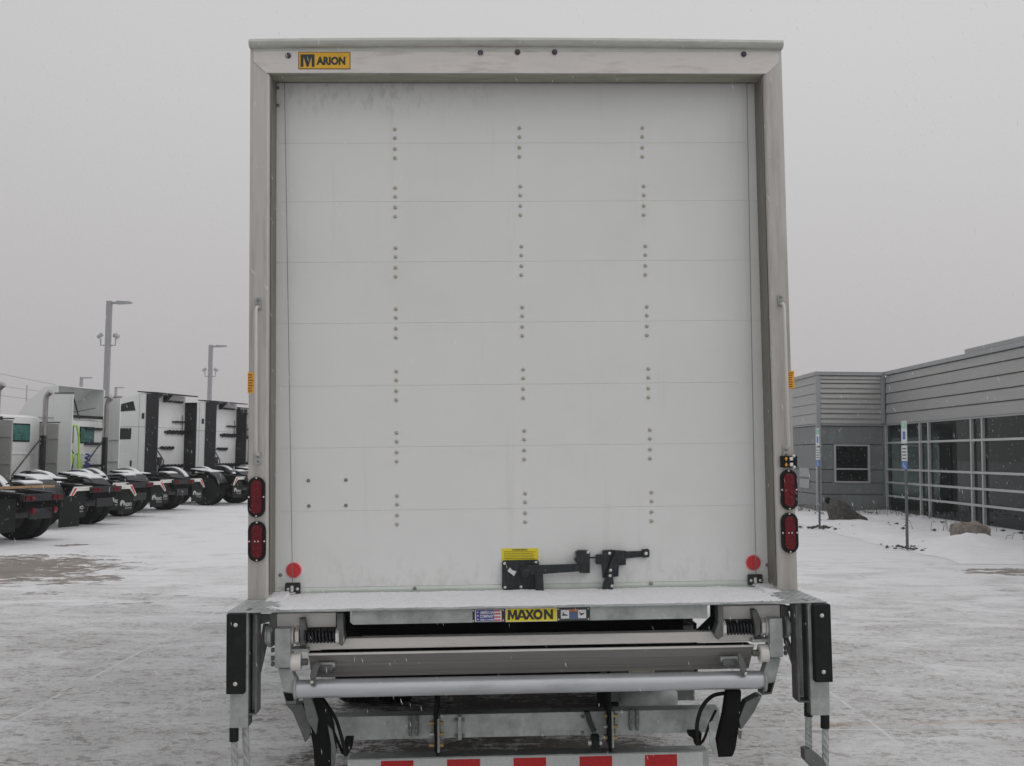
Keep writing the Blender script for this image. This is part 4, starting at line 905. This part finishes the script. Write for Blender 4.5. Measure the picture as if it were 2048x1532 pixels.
for q in range(4): ob('small_print', MB().box(xl(1140, ys_, 1230), xl(1154, ys_, 1230), ys_ - .0036, ys_ - .0031, zc - .016 + q * .006, zc - .0135 + q * .006), M_sblue, dI)
for px in (946.8, 1006.5, 1116.8, 1176.5):
    for d in (-.021, .021): link('rivet', me_sc, sk, (xl(px, ys_, 1230), ys_ - .002, zc + d)).scale = (.5, .5, .5)

# bumper stops at both ends
poly('stiffener_plate', [(1421, 1209), (1438, 1209), (1438, 1263), (1390, 1263), (1421, 1233)], FYL + .17, FYL + .18, M_under, T, 0)
poly('stiffener_plate', [(684, 1226), (700, 1226), (700, 1252), (730, 1278), (684, 1278)], FYL + .17, FYL + .18, M_under, T, 0)
for a_, b_, c_, d_ in ((600, 1240, 690, 1296), (1436, 1225, 1524, 1280)): rbox('spring_back_plate', a_, b_, c_, d_, FYL + .20, FYL + .205, M_galvd)
def end_stop(xs, tops, s):
    """xs: photo columns (block0, block1, web0, web1, ch0, ch1) ; tops: (top, block bottom, plate bottom)"""
    tp, bb, pb = tops; ya = FYL - .03
    bk = rbox('bumper_block', xs[0], tp + 6, xs[1], bb, ya, FYL + .012, M_rubber, T, .005)
    xc = (xl(xs[0], ya, 1300) + xl(xs[1], ya, 1300)) / 2
    for py in (tp + 28, bb - 21): link('bolt', me_sc, bk, (xc - .002 * s, ya - .001, P((xs[0] + xs[1]) / 2, py, ya)[1])).scale = (1.25, 1.25, 1.25)
    pl = rbox('bracket_plate', min(xs[0] + 8, xs[2]) if s < 0 else xs[2], tp, xs[3] if s < 0 else xs[1] - 7, pb, FYL + .0125, FYL + .022, M_galv, T)
    x0, x1, z0, z1 = RC(min(xs[2], xs[3]), tp, max(xs[2], xs[3]), pb, FYL)
    ob('bracket_web', MB().box(x0, x1, FYL + .0225, FYL + .09, z0, z1), M_galvd, T, .002)
    x0, x1, z0, z1 = RC(min(xs[4], xs[5]), tp, max(xs[4], xs[5]), pb - 30, FYL + .03)
    ch = ob('stop_channel', MB().box(x0, x1, FYL + .10, FYL + .106, z0, ZD - .014), M_galv, T, .002)
    xi = x1 if s < 0 else x0
    ob('flange', MB().box(xi - .004, xi + .004, FYL + .02, FYL + .10, z0, ZD - .014), M_galvd, ch)
    ob('flange', MB().box(x0, x1, FYL + .02, FYL + .10, z0 - .006, z0), M_galvd, ch)
end_stop((452, 488, 488, 496, 496, 513), (1222, 1389, 1456), -1)
end_stop((1629.5, 1664, 1619, 1627, 1594, 1619), (1203, 1365, 1431), 1)
poly('deck_gusset', [(490, 1228), (556, 1228), (540, 1243), (516, 1250), (497, 1265)], FYL + .12, FYL + .13, M_galvd, T, 0)
poly('deck_gusset', [(1575, 1211), (1622, 1210), (1622, 1245), (1592, 1226), (1575, 1222)], FYL + .12, FYL + .13, M_galvd, T, 0)
poly('diagonal_brace', [(526, 1248), (536, 1248), (535, 1282), (516, 1368), (511, 1375), (511, 1332)], FYL + .14, FYL + .16, M_galvd, T)
poly('diagonal_brace', [(1566, 1270), (1576, 1272), (1596, 1325), (1597, 1350), (1590, 1345)], FYL + .14, FYL + .16, M_galvd, T)
# hanging wire ropes with black sleeves and the folded step they carry
def rope(px, y0, y1, yl, sleeve):
    (xa, za), (xb, zb) = P(px[0], y0, yl), P(px[1], y1, yl)
    g = MB(); N_ = 46
    for k in range(3):                       # three laid strands
        pts = []
        for i in range(N_ + 1):
            f = i / N_; a = f * 18 + k * 2.094; pts.append((xa + (xb - xa) * f + .0065 * math.cos(a), yl + .0065 * math.sin(a), za + (zb - za) * f))
        g.tube(pts, .0085, 7)
    r_ = ob('step_cable', g, M_galv, T, 0, True)
    if sleeve:
        (x1, z1), (x2, z2) = P(px[0], sleeve[0], yl), P(px[0], sleeve[1], yl)
        ob('sleeve', MB().tube([(x1, yl, z1), (x2, yl, z2)], .0185, 14), M_rubber, r_, 0, True)
rope((468, 471), 1456, 1600, FYL + .03, (1455, 1482)); rope((490, 497), 1440, 1600, FYL + .07, None)
rope((1617, 1617.5), 1425, 1510, FYL + .07, (1400, 1432)); rope((1650, 1652), 1432, 1560, FYL + .03, (1430, 1456))
poly('step_link', [(1609, 1500), (1622, 1498), (1640, 1512), (1657, 1530), (1660, 1556), (1632, 1545), (1610, 1522)], FYL + .02, FYL + .08, M_galvd, T, .006)
poly('step_link', [(458, 1560), (504, 1552), (508, 1585), (458, 1590)], FYL + .02, FYL + .08, M_galvd, T, .006)

# hinge housings, nuts, springs
YH = FYL + .12
def hexnut(px, py, r, w_, yl, m, parent=T):
    x, z = P(px, py, yl); return ob('hex_nut', MB().lathe([(r * .92, -w_ / 2), (r, -w_ / 2 + .003), (r, w_ / 2 - .003), (r * .92, w_ / 2)], 6, X_axis(x, yl, z)), m, parent, .001)
def disc(name, px, py, r, w_, yl, m, parent=T, seg=28):
    x, z = P(px, py, yl); return ob(name, MB().lathe([(r * .9, -w_ / 2), (r, -w_ / 2 + .004), (r, w_ / 2 - .004), (r * .9, w_ / 2)], seg, X_axis(x, yl, z)), m, parent, 0, True)
def spring(px0, px1, py, yl, turns):
    x0, z = P(px0, py, yl); x1, _ = P(px1, py, yl); pts = []
    for i in range(turns * 16 + 1): a = i / 16 * 2 * math.pi; pts.append((x0 + (x1 - x0) * i / (turns * 16), yl + .026 * math.cos(a), z + .026 * math.sin(a)))
    s_ = ob('coil_spring', MB().tube(pts, .0042, 8), M_black, T, 0, True)
    ob('spring_core', MB().tube([(x0, yl, z), (x1, yl, z)], .018, 14), M_under, s_)
for (L_) in (True, False):
    if L_:
        rbox('hinge_housing', 553, 1226, 672, 1255, YH, YH + .10, M_bare)
        poly('lobe_plate', [(540, 1228), (552, 1226), (554, 1290), (545, 1292), (536, 1270)], YH - .01, YH + .03, M_galvd)
        disc('washer', 541, 1272, .046, .02, YH - .0, M_galv); hexnut(537.5, 1271, .040, .022, YH, M_bare)
        disc('washer', 583.5, 1270, .040, .022, YH, M_bare); hexnut(596, 1270.5, .040, .018, YH, M_bare)
        poly('spring_ear', [(598, 1237), (609, 1237), (613, 1260), (612, 1290), (601, 1292), (599, 1262)], YH - .04, YH + .02, M_galvd)
        spring(609, 672, 1272.5, YH - .03, 9)
        poly('spring_ear', [(674, 1226), (686, 1226), (687, 1262), (690, 1280), (684, 1293), (673, 1285)], YH - .045, YH + .02, M_galvd); hexnut(675.5, 1272.5, .034, .014, YH - .03, M_bare)
        rbox('hinge_block', 549, 1257, 581, 1336, YH - .06, YH + .02, M_galv, T, .005)
        disc('roller', 592.5, 1323.5, .037, .042, YH - .02, M_bare); disc('roller_pin', 606, 1324, .014, .04, YH - .02, M_galvd)
        rbox('stop_tab', 583, 1298, 617, 1304, YH - .03, YH + .05, M_galv)
        for py in (1300, 1316, 1328): disc('pin_head', 545.5, py, .010, .012, YH - .03, M_galvd)
    else:
        rbox('hinge_housing', 1440, 1211, 1560, 1238, YH, YH + .10, M_bare)
        poly('lobe_plate', [(1562, 1210), (1575, 1211), (1580, 1235), (1577, 1270), (1563, 1274)], YH - .01, YH + .03, M_galvd)
        disc('washer', 1572, 1253, .046, .02, YH, M_galv); hexnut(1579, 1253, .040, .022, YH, M_bare)
        disc('washer', 1534, 1253, .040, .022, YH, M_bare); hexnut(1524, 1253, .040, .018, YH, M_bare)
        poly('spring_ear', [(1504, 1220), (1513, 1219), (1521, 1235), (1521, 1268), (1511, 1274), (1508, 1245)], YH - .04, YH + .02, M_galvd)
        spring(1451, 1509, 1256, YH - .03, 9)
        poly('spring_ear', [(1436, 1210), (1446, 1210), (1449, 1260), (1447, 1272), (1436, 1280), (1429, 1268), (1437, 1245)], YH - .045, YH + .02, M_galvd); hexnut(1447, 1256, .034, .014, YH - .03, M_bare)
        rbox('hinge_block', 1540, 1237, 1566, 1315, YH - .06, YH + .02, M_galv, T, .005)
        disc('roller', 1527, 1306, .037, .040, YH - .02, M_bare); disc('roller_pin', 1514, 1306, .014, .04, YH - .02, M_galvd)
        rbox('stop_tab', 1504, 1279, 1538, 1285, YH - .03, YH + .05, M_galv)
        for py in (1283, 1296, 1306): disc('pin_head', 1571, py, .010, .012, YH - .03, M_galvd)
# bars running across
def cross(name, px0, px1, pyc, hgt, ya, yb, m, bevel=.003):
    x0 = P(px0, pyc, ya)[0]; x1 = P(px1, pyc, ya)[0]; z = P(1047, pyc, ya)[1]
    return ob(name, MB().box(x0, x1, ya, yb, z - hgt / 2, z + hgt / 2), m, T, bevel)
YB = YH + .01
cross('torsion_bar_cover', 612, 1508, 1281, .045, YB, YB + .06, M_bare, .005)
cross('gap_strip', 617, 1500, 1298, .006, YB + .004, YB + .05, M_under, 0)  # dark strip drawn in place of the gap between bar cover and platform
pz1, pz0 = P(1047, 1299.5, YB)[1], P(1047, 1347, YB + .08)[1]
xa, xb = P(617, 1330, YB)[0], P(1508, 1320, YB)[0]
pf = ob('folded_platform', MB().prism([(YB - .01, pz1), (YB + .09, pz0), (YB + .13, pz0), (YB + .03, pz1)], xa, xb, 'x'), M_plat, T, .002)
ob('edge_trim', MB().box(xa, xb, YB - .014, YB - .002, pz1 - .004, pz1 + .004), M_bare, pf)
for f in (.45, .85):
    zz = pz1 + (pz0 - pz1) * f; yy = YB - .01 + .10 * f; ob('rib', MB().box(xa + .01, xb - .01, yy - .0022, yy + .004, zz - .001, zz + .001), M_plat, pf)
disc('pivot_pin', 652, 1336, .020, .06, YH + .02, M_galvd); disc('pivot_pin', 652, 1330, .012, .075, YH + .02, M_galv)
disc('pivot_pin', 1458, 1324, .020, .06, YH + .02, M_galvd); disc('pivot_pin', 1458, 1318, .012, .075, YH + .02, M_galv)
# main torsion tube
YT = FYL + .14
(xa, za), (xb, zb) = P(592, 1376, YT), P(1529, 1361, YT); zm = (za + zb) / 2
tbm = ob('main_tube', MB().tube([(xa, YT, zm), (xb, YT, zm)], .0372, 32), M_tube, T, 0, True)
for px, py in ((592, 1375), (1527, 1361)): disc('flange', px, py, .052, .012, YT, M_galv, tbm)
poly('tube_lug', [(626, 1330), (634, 1324), (640, 1330), (632, 1352), (630, 1372), (622, 1372), (620, 1350)], YT - .05, YT - .035, M_galvd)
poly('tube_lug', [(1476, 1306), (1484, 1310), (1492, 1332), (1496, 1350), (1486, 1352), (1478, 1330)], YT - .05, YT - .035, M_galvd)
link('bolt', me_sc, tbm, (P(624, 1364, YT - .05)[0], YT - .055, P(624, 1364, YT - .05)[1])); link('bolt', me_sc, tbm, (P(1491, 1347, YT - .05)[0], YT - .055, P(1491, 1347, YT - .05)[1]))
# lift arms
arm = poly('lift_arm', [(556, 1337), (583, 1337), (600, 1392), (566, 1383)], YT - .03, YT + .03, M_galv, T, .004)
poly('arm_box', [(565, 1383), (590, 1386), (592, 1408), (572, 1408)], YT - .03, YT + .05, M_galvd, T, .003)
poly('arm_box_opening', [(568, 1386), (586, 1388), (587, 1402), (573, 1402)], YT - .034, YT - .0305, M_under, T, 0)
poly('lower_arm', [(570, 1408), (604, 1408), (622, 1440), (620, 1474), (610, 1486), (604, 1470), (585, 1425)], YT + .03, YT + .10, M_galvd, T, .004)
poly('arm_fork', [(604, 1392), (622, 1392), (636, 1440), (632, 1470), (614, 1440)], YT + .0, YT + .025, M_galvd, T, .003)
poly('arm_fork', [(612, 1394), (640, 1392), (655, 1412), (666, 1450), (672, 1500), (664, 1540), (652, 1570), (630, 1570), (626, 1500), (616, 1440)], YT + .03, YT + .08, M_under, T, .012)
poly('arm_link', [(655, 1450), (664, 1460), (672, 1500), (668, 1545), (662, 1545), (662, 1490)], YT + .02, YT + .029, M_galvd, T, .002)
arm = poly('lift_arm', [(1536, 1316), (1562, 1316), (1551, 1363), (1530, 1372), (1522, 1366)], YT - .03, YT + .03, M_galv, T, .004)
poly('arm_box', [(1528, 1366), (1551, 1362), (1544, 1388), (1525, 1391)], YT - .03, YT + .05, M_galvd, T, .003)
poly('arm_box_opening', [(1531, 1369), (1547, 1366), (1541, 1384), (1530, 1386)], YT - .034, YT - .0305, M_under, T, 0)
poly('lower_arm', [(1518, 1391), (1525, 1391), (1508, 1425), (1494, 1445), (1482, 1460), (1478, 1440), (1492, 1405)], YT + .03, YT + .10, M_galvd, T, .004)
poly('arm_fork', [(1455, 1382), (1484, 1380), (1482, 1440), (1472, 1500), (1466, 1515), (1432, 1516), (1436, 1480), (1448, 1430)], YT + .03, YT + .09, M_under, T, .012)
poly('arm_link', [(1418, 1446), (1428, 1440), (1431, 1480), (1437, 1514), (1430, 1514), (1420, 1490)], YT + .02, YT + .029, M_galv, T, .003)
poly('pivot_ear', [(1476, 1462), (1484, 1462), (1483, 1478), (1478, 1478)], YT + .02, YT + .03, M_galvd)
def hose(pts, r, yl, name='hydraulic_hose', m=None):
    q = [P(*p, yl) for p in pts]; out_ = []
    for i in range(len(q) - 1):               # catmull-rom
        p0 = q[max(i - 1, 0)]; p1 = q[i]; p2 = q[i + 1]; p3 = q[min(i + 2, len(q) - 1)]
        for k in range(8):
            t_ = k / 8; f = lambda a, b_, c, d: .5 * (2 * b_ + (c - a) * t_ + (2 * a - 5 * b_ + 4 * c - d) * t_ * t_ + (3 * b_ - a - 3 * c + d) * t_ ** 3)
            out_.append((f(p0[0], p1[0], p2[0], p3[0]), yl, f(p0[1], p1[1], p2[1], p3[1])))
    out_.append((q[-1][0], yl, q[-1][1])); return ob(name, MB().tube(out_, r, 10), m or M_rubber, T, 0, True)
hose([(632, 1394), (650, 1406), (670, 1435), (682, 1470), (692, 1512)], .0075, YT + .10)
hose([(634, 1398), (654, 1432), (668, 1465), (686, 1508)], .006, YT + .12)
hose([(1453, 1386), (1425, 1392), (1404, 1415), (1394, 1450), (1396, 1490)], .0085, YT + .10)
hose([(1432, 1420), (1420, 1445), (1408, 1478), (1398, 1490)], .006, YT + .12)
poly('hose_fitting', [(690, 1476), (706, 1476), (704, 1496), (694, 1514), (686, 1510)], YT + .11, YT + .15, M_under)
poly('hose_fitting', [(1377, 1464), (1392, 1463), (1404, 1466), (1402, 1488), (1392, 1492), (1388, 1478), (1378, 1472)], YT + .11, YT + .15, M_under)
# galvanised frame beam and its hardware
YG = .12
for (a, b_) in ((648, 868), (880, 1217), (1229, 1440)):
    x0, x1 = P(a, 1450, YG)[0], P(b_, 1450, YG)[0]; z1, z0 = P(1047, 1426, YG)[1], P(1047, 1473, YG)[1]
    ob('frame_beam', MB().box(x0, x1, YG, YG + .09, z0, z1), M_galv, T, .004)
def gplate(a, b_, c, d, w_=.09): return rbox('hanger_plate', a, b_, c, d, YG - w_, YG + .02, M_galvd, T, .002)
for (a, y0, y1) in ((873.5, 1398, 1506), (1222.5, 1383, 1496)):
    p1 = rbox('hanger_plate', a - 4.5, y0, a + .5, y1, YG - .10, YG + .35, M_under, T, .001)
    p2 = rbox('hanger_plate', a + 1, y0 + 40, a + 5, y1, YG - .08, YG + .1, M_galv, T, .001)
    for py in (y0 + 48, y0 + 70, y0 + 92):
        for dx in (-10, 8.5):
            x, z = P(a + dx, py, YG - .03); ob('bolt', MB().lathe([(.009, -.011), (.009, .011)], 6, X_axis(x, YG - .03, z)), M_brass if (py + dx) % 3 else M_bolt, p1, .001)
for px, py in ((820, 1452), (833, 1452), (1262, 1441), (1275, 1441)):
    cl = poly('clevis', [(px - 3, py - 21), (px + 3, py - 21), (px + 4, py), (px + 3, py + 21), (px - 3, py + 21), (px - 4, py)], YG - .02, YG - .001, M_galvd, T, .004)
    for d in (-9, 8): x, z = P(px, py + d, YG - .02); link('bolt', me_sb, cl, (x, YG - .022, z))
bk = rbox('small_bracket', 916, 1433, 923, 1480, YG - .03, YG - .001, M_galv); 
for dx in (-7, 7):
    for py in (1440, 1472): x, z = P(919 + dx, py, YG - .01); link('bolt', me_sb, bk, (x, YG - .005, z))
lt = poly('latch_arm', [(1168, 1424), (1180, 1424), (1186, 1444), (1194, 1462), (1184, 1466), (1176, 1450)], YG - .06, YG - .03, M_black, T, .004)
disc('latch_roller', 1190, 1484, .030 * 1.2, .034, YG - .05, M_rubber); disc('latch_roller_hub', 1190, 1485, .012, .062, YG - .05, M_bolt)
for py in (1434, 1466): x, z = P(1165, py, YG - .01); link('bolt', me_sb, lt, (x, YG - .005, z))
# under-ride bumper with conspicuity tape
YU = .25
x0, x1 = P(694, 1520, YU)[0], P(1418, 1508, YU)[0]; z1 = P(1047, 1510, YU)[1]
ug = ob('underride_bumper', MB().box(x0, x1, YU, YU + .10, z1 - .11, z1), M_galv, T, .006)
ob('reflective_tape', MB().box(x0 + .004, x1 - .03, YU - .0015, YU - .0004, z1 - .085, z1 - .006), M_tape_w, ug)
for (a, b_) in ((762, 827), (894, 960), (1027, 1092), (1159, 1224), (1290, 1354)):
    ob('reflective_tape', MB().box(P(a, 1520, YU)[0], P(b_, 1520, YU)[0], YU - .0027, YU - .0017, z1 - .0845, z1 - .012), M_tape_r, ug)
for s in (P(873, 1450, YU)[0], P(1222, 1450, YU)[0]): ob('bumper_hanger', MB().box(s - .004, s + .004, YU + .02, YU + .08, z1, -.20), M_under, T)
# chassis, axle, wheels (stand level on the ground though the body leans)
for s in (-1, 1): ob('chassis_rail', MB().box(s * .43 - .035, s * .43 + .035, .13, 7.8, -.36, -.141), M_under, T)
def wz(x): return -1.1989 - .0209 * x      # local height of the ground below local x
RWY = 3.15
def tw(x, y):
    w_ = link('wheel', mesh_cache['hub'], T, (x, y, wz(x) + .50), (0, 0, RAD(90)))
    link('tyre', mesh_cache['tyre'], w_).scale = (.96, .9, .96); link('rim', mesh_cache['rim'], w_).scale = (.96, .9, .96)
for s in (-1, 1):
    for xx in (.80, 1.08): tw(s * xx, RWY)
    tw(s * 1.02, 7.4)
ob('rear_axle', MB().tube([(-1.0, RWY, wz(0) + .5), (-.2, RWY, wz(0) + .5), (0, RWY, wz(0) + .5), (.2, RWY, wz(0) + .5), (1.0, RWY, wz(0) + .5)], [.07, .08, .2, .08, .07], 14), M_under, T, 0, True)
YM = 2.45
for s in (-1, 1):
    fl = ob('mudflap', MB().box(s * .94 - .31, s * .94 + .31, YM, YM + .012, -.86, -.20), M_rubber, T)
    x = s * .94; text('lettering', 'TRUCK CENTERS', x - .08, x + .27, zt(1352, YM, 812) - .005 if s < 0 else -.70, zt(1352, YM, 812) + .045 if s < 0 else -.65, YM - .001, M_white, fl, .02)
# cross tank / pump box seen below the tube
ob('pump_box', MB().box(.42, .86, .55, .95, -.62, -.25), M_galvd, T, .01)
x, z = P(1295, 1393, .6); ob('air_tank', MB().lathe([(.06, -.14), (.075, -.12), (.075, .12), (.06, .14)], 24, X_axis(x, .6, z)), M_galv, T, 0, True)
lpz = rbox('licence_plate', 1262, 1338, 1306, 1372, .45, .46, mat('plate_cream', (.55, .52, .36), .5), T, .004)
frame4('plate_frame', *RC(1259, 1335, 1309, 1374, .44), .006, .44, .449, M_white, lpz)
ob('cab', MB().prism([(LEN + .25, -.55), (LEN + 2.3, -.55), (LEN + 2.3, .1), (LEN + 1.7, 1.1), (LEN + .3, 1.2)], -1.0, 1.0, 'x'), M_side, T, .04)
# added underbody pans, made wide to block light from the ground below
for i in range(3): ob('light_block_pan', MB().box(-.95, .95, .9 + i * 1.1, 1.5 + i * 1.1, -.56, -.30), M_under, T)

# ------------------------------------------------------------------ falling snow
random.seed(5); g = MB()
for i in range(13000):
    y = 1.5 + random.random() ** 1.2 * 24; x = random.uniform(-.62, .62) * y; z = random.uniform(-.02, 1.0) * (H + .45 * y)
    if y > 4.2 and abs(x) < 1.4 and y < 13: continue
    L_ = random.uniform(.004, .009) * (.6 + .10 * y); r_ = random.uniform(.0004, .0007) * (.6 + .09 * y)
    d = Vector((random.gauss(.28, .18), random.gauss(0, .15), -1)).normalized(); a = d.orthogonal().normalized(); b_ = d.cross(a); c = Vector((x, y, max(z, .02)))
    t0 = g.bm.verts.new(c - d * L_); t1 = g.bm.verts.new(c + d * L_); rg = [g.bm.verts.new(c + (a * math.cos(k * 2.094) + b_ * math.sin(k * 2.094)) * r_) for k in range(3)]
    for k in range(3): g.bm.faces.new((t0, rg[k], rg[(k + 1) % 3])); g.bm.faces.new((t1, rg[(k + 1) % 3], rg[k]))
ob('falling_snow', g, M_snow, kind='stuff', label='fine snowflakes drifting down across the whole yard', cat='snow')

# ------------------------------------------------------------------ thin snow haze
hz = MB().box(-460, 460, -80, 860, -1.0, 14.0)
hm = bpy.data.materials.new('haze'); hm.use_nodes = True; hn = hm.node_tree; hn.nodes.clear()
ho = hn.nodes.new('ShaderNodeOutputMaterial'); hv = hn.nodes.new('ShaderNodeVolumePrincipled')
hv.inputs['Color'].default_value = (.95, .95, .96, 1); hv.inputs['Density'].default_value = .0008
hn.links.new(hv.outputs[0], ho.inputs['Volume'])
ob('haze', hz, hm, kind='stuff', label='thin pale haze of falling snow filling the whole yard', cat='haze')
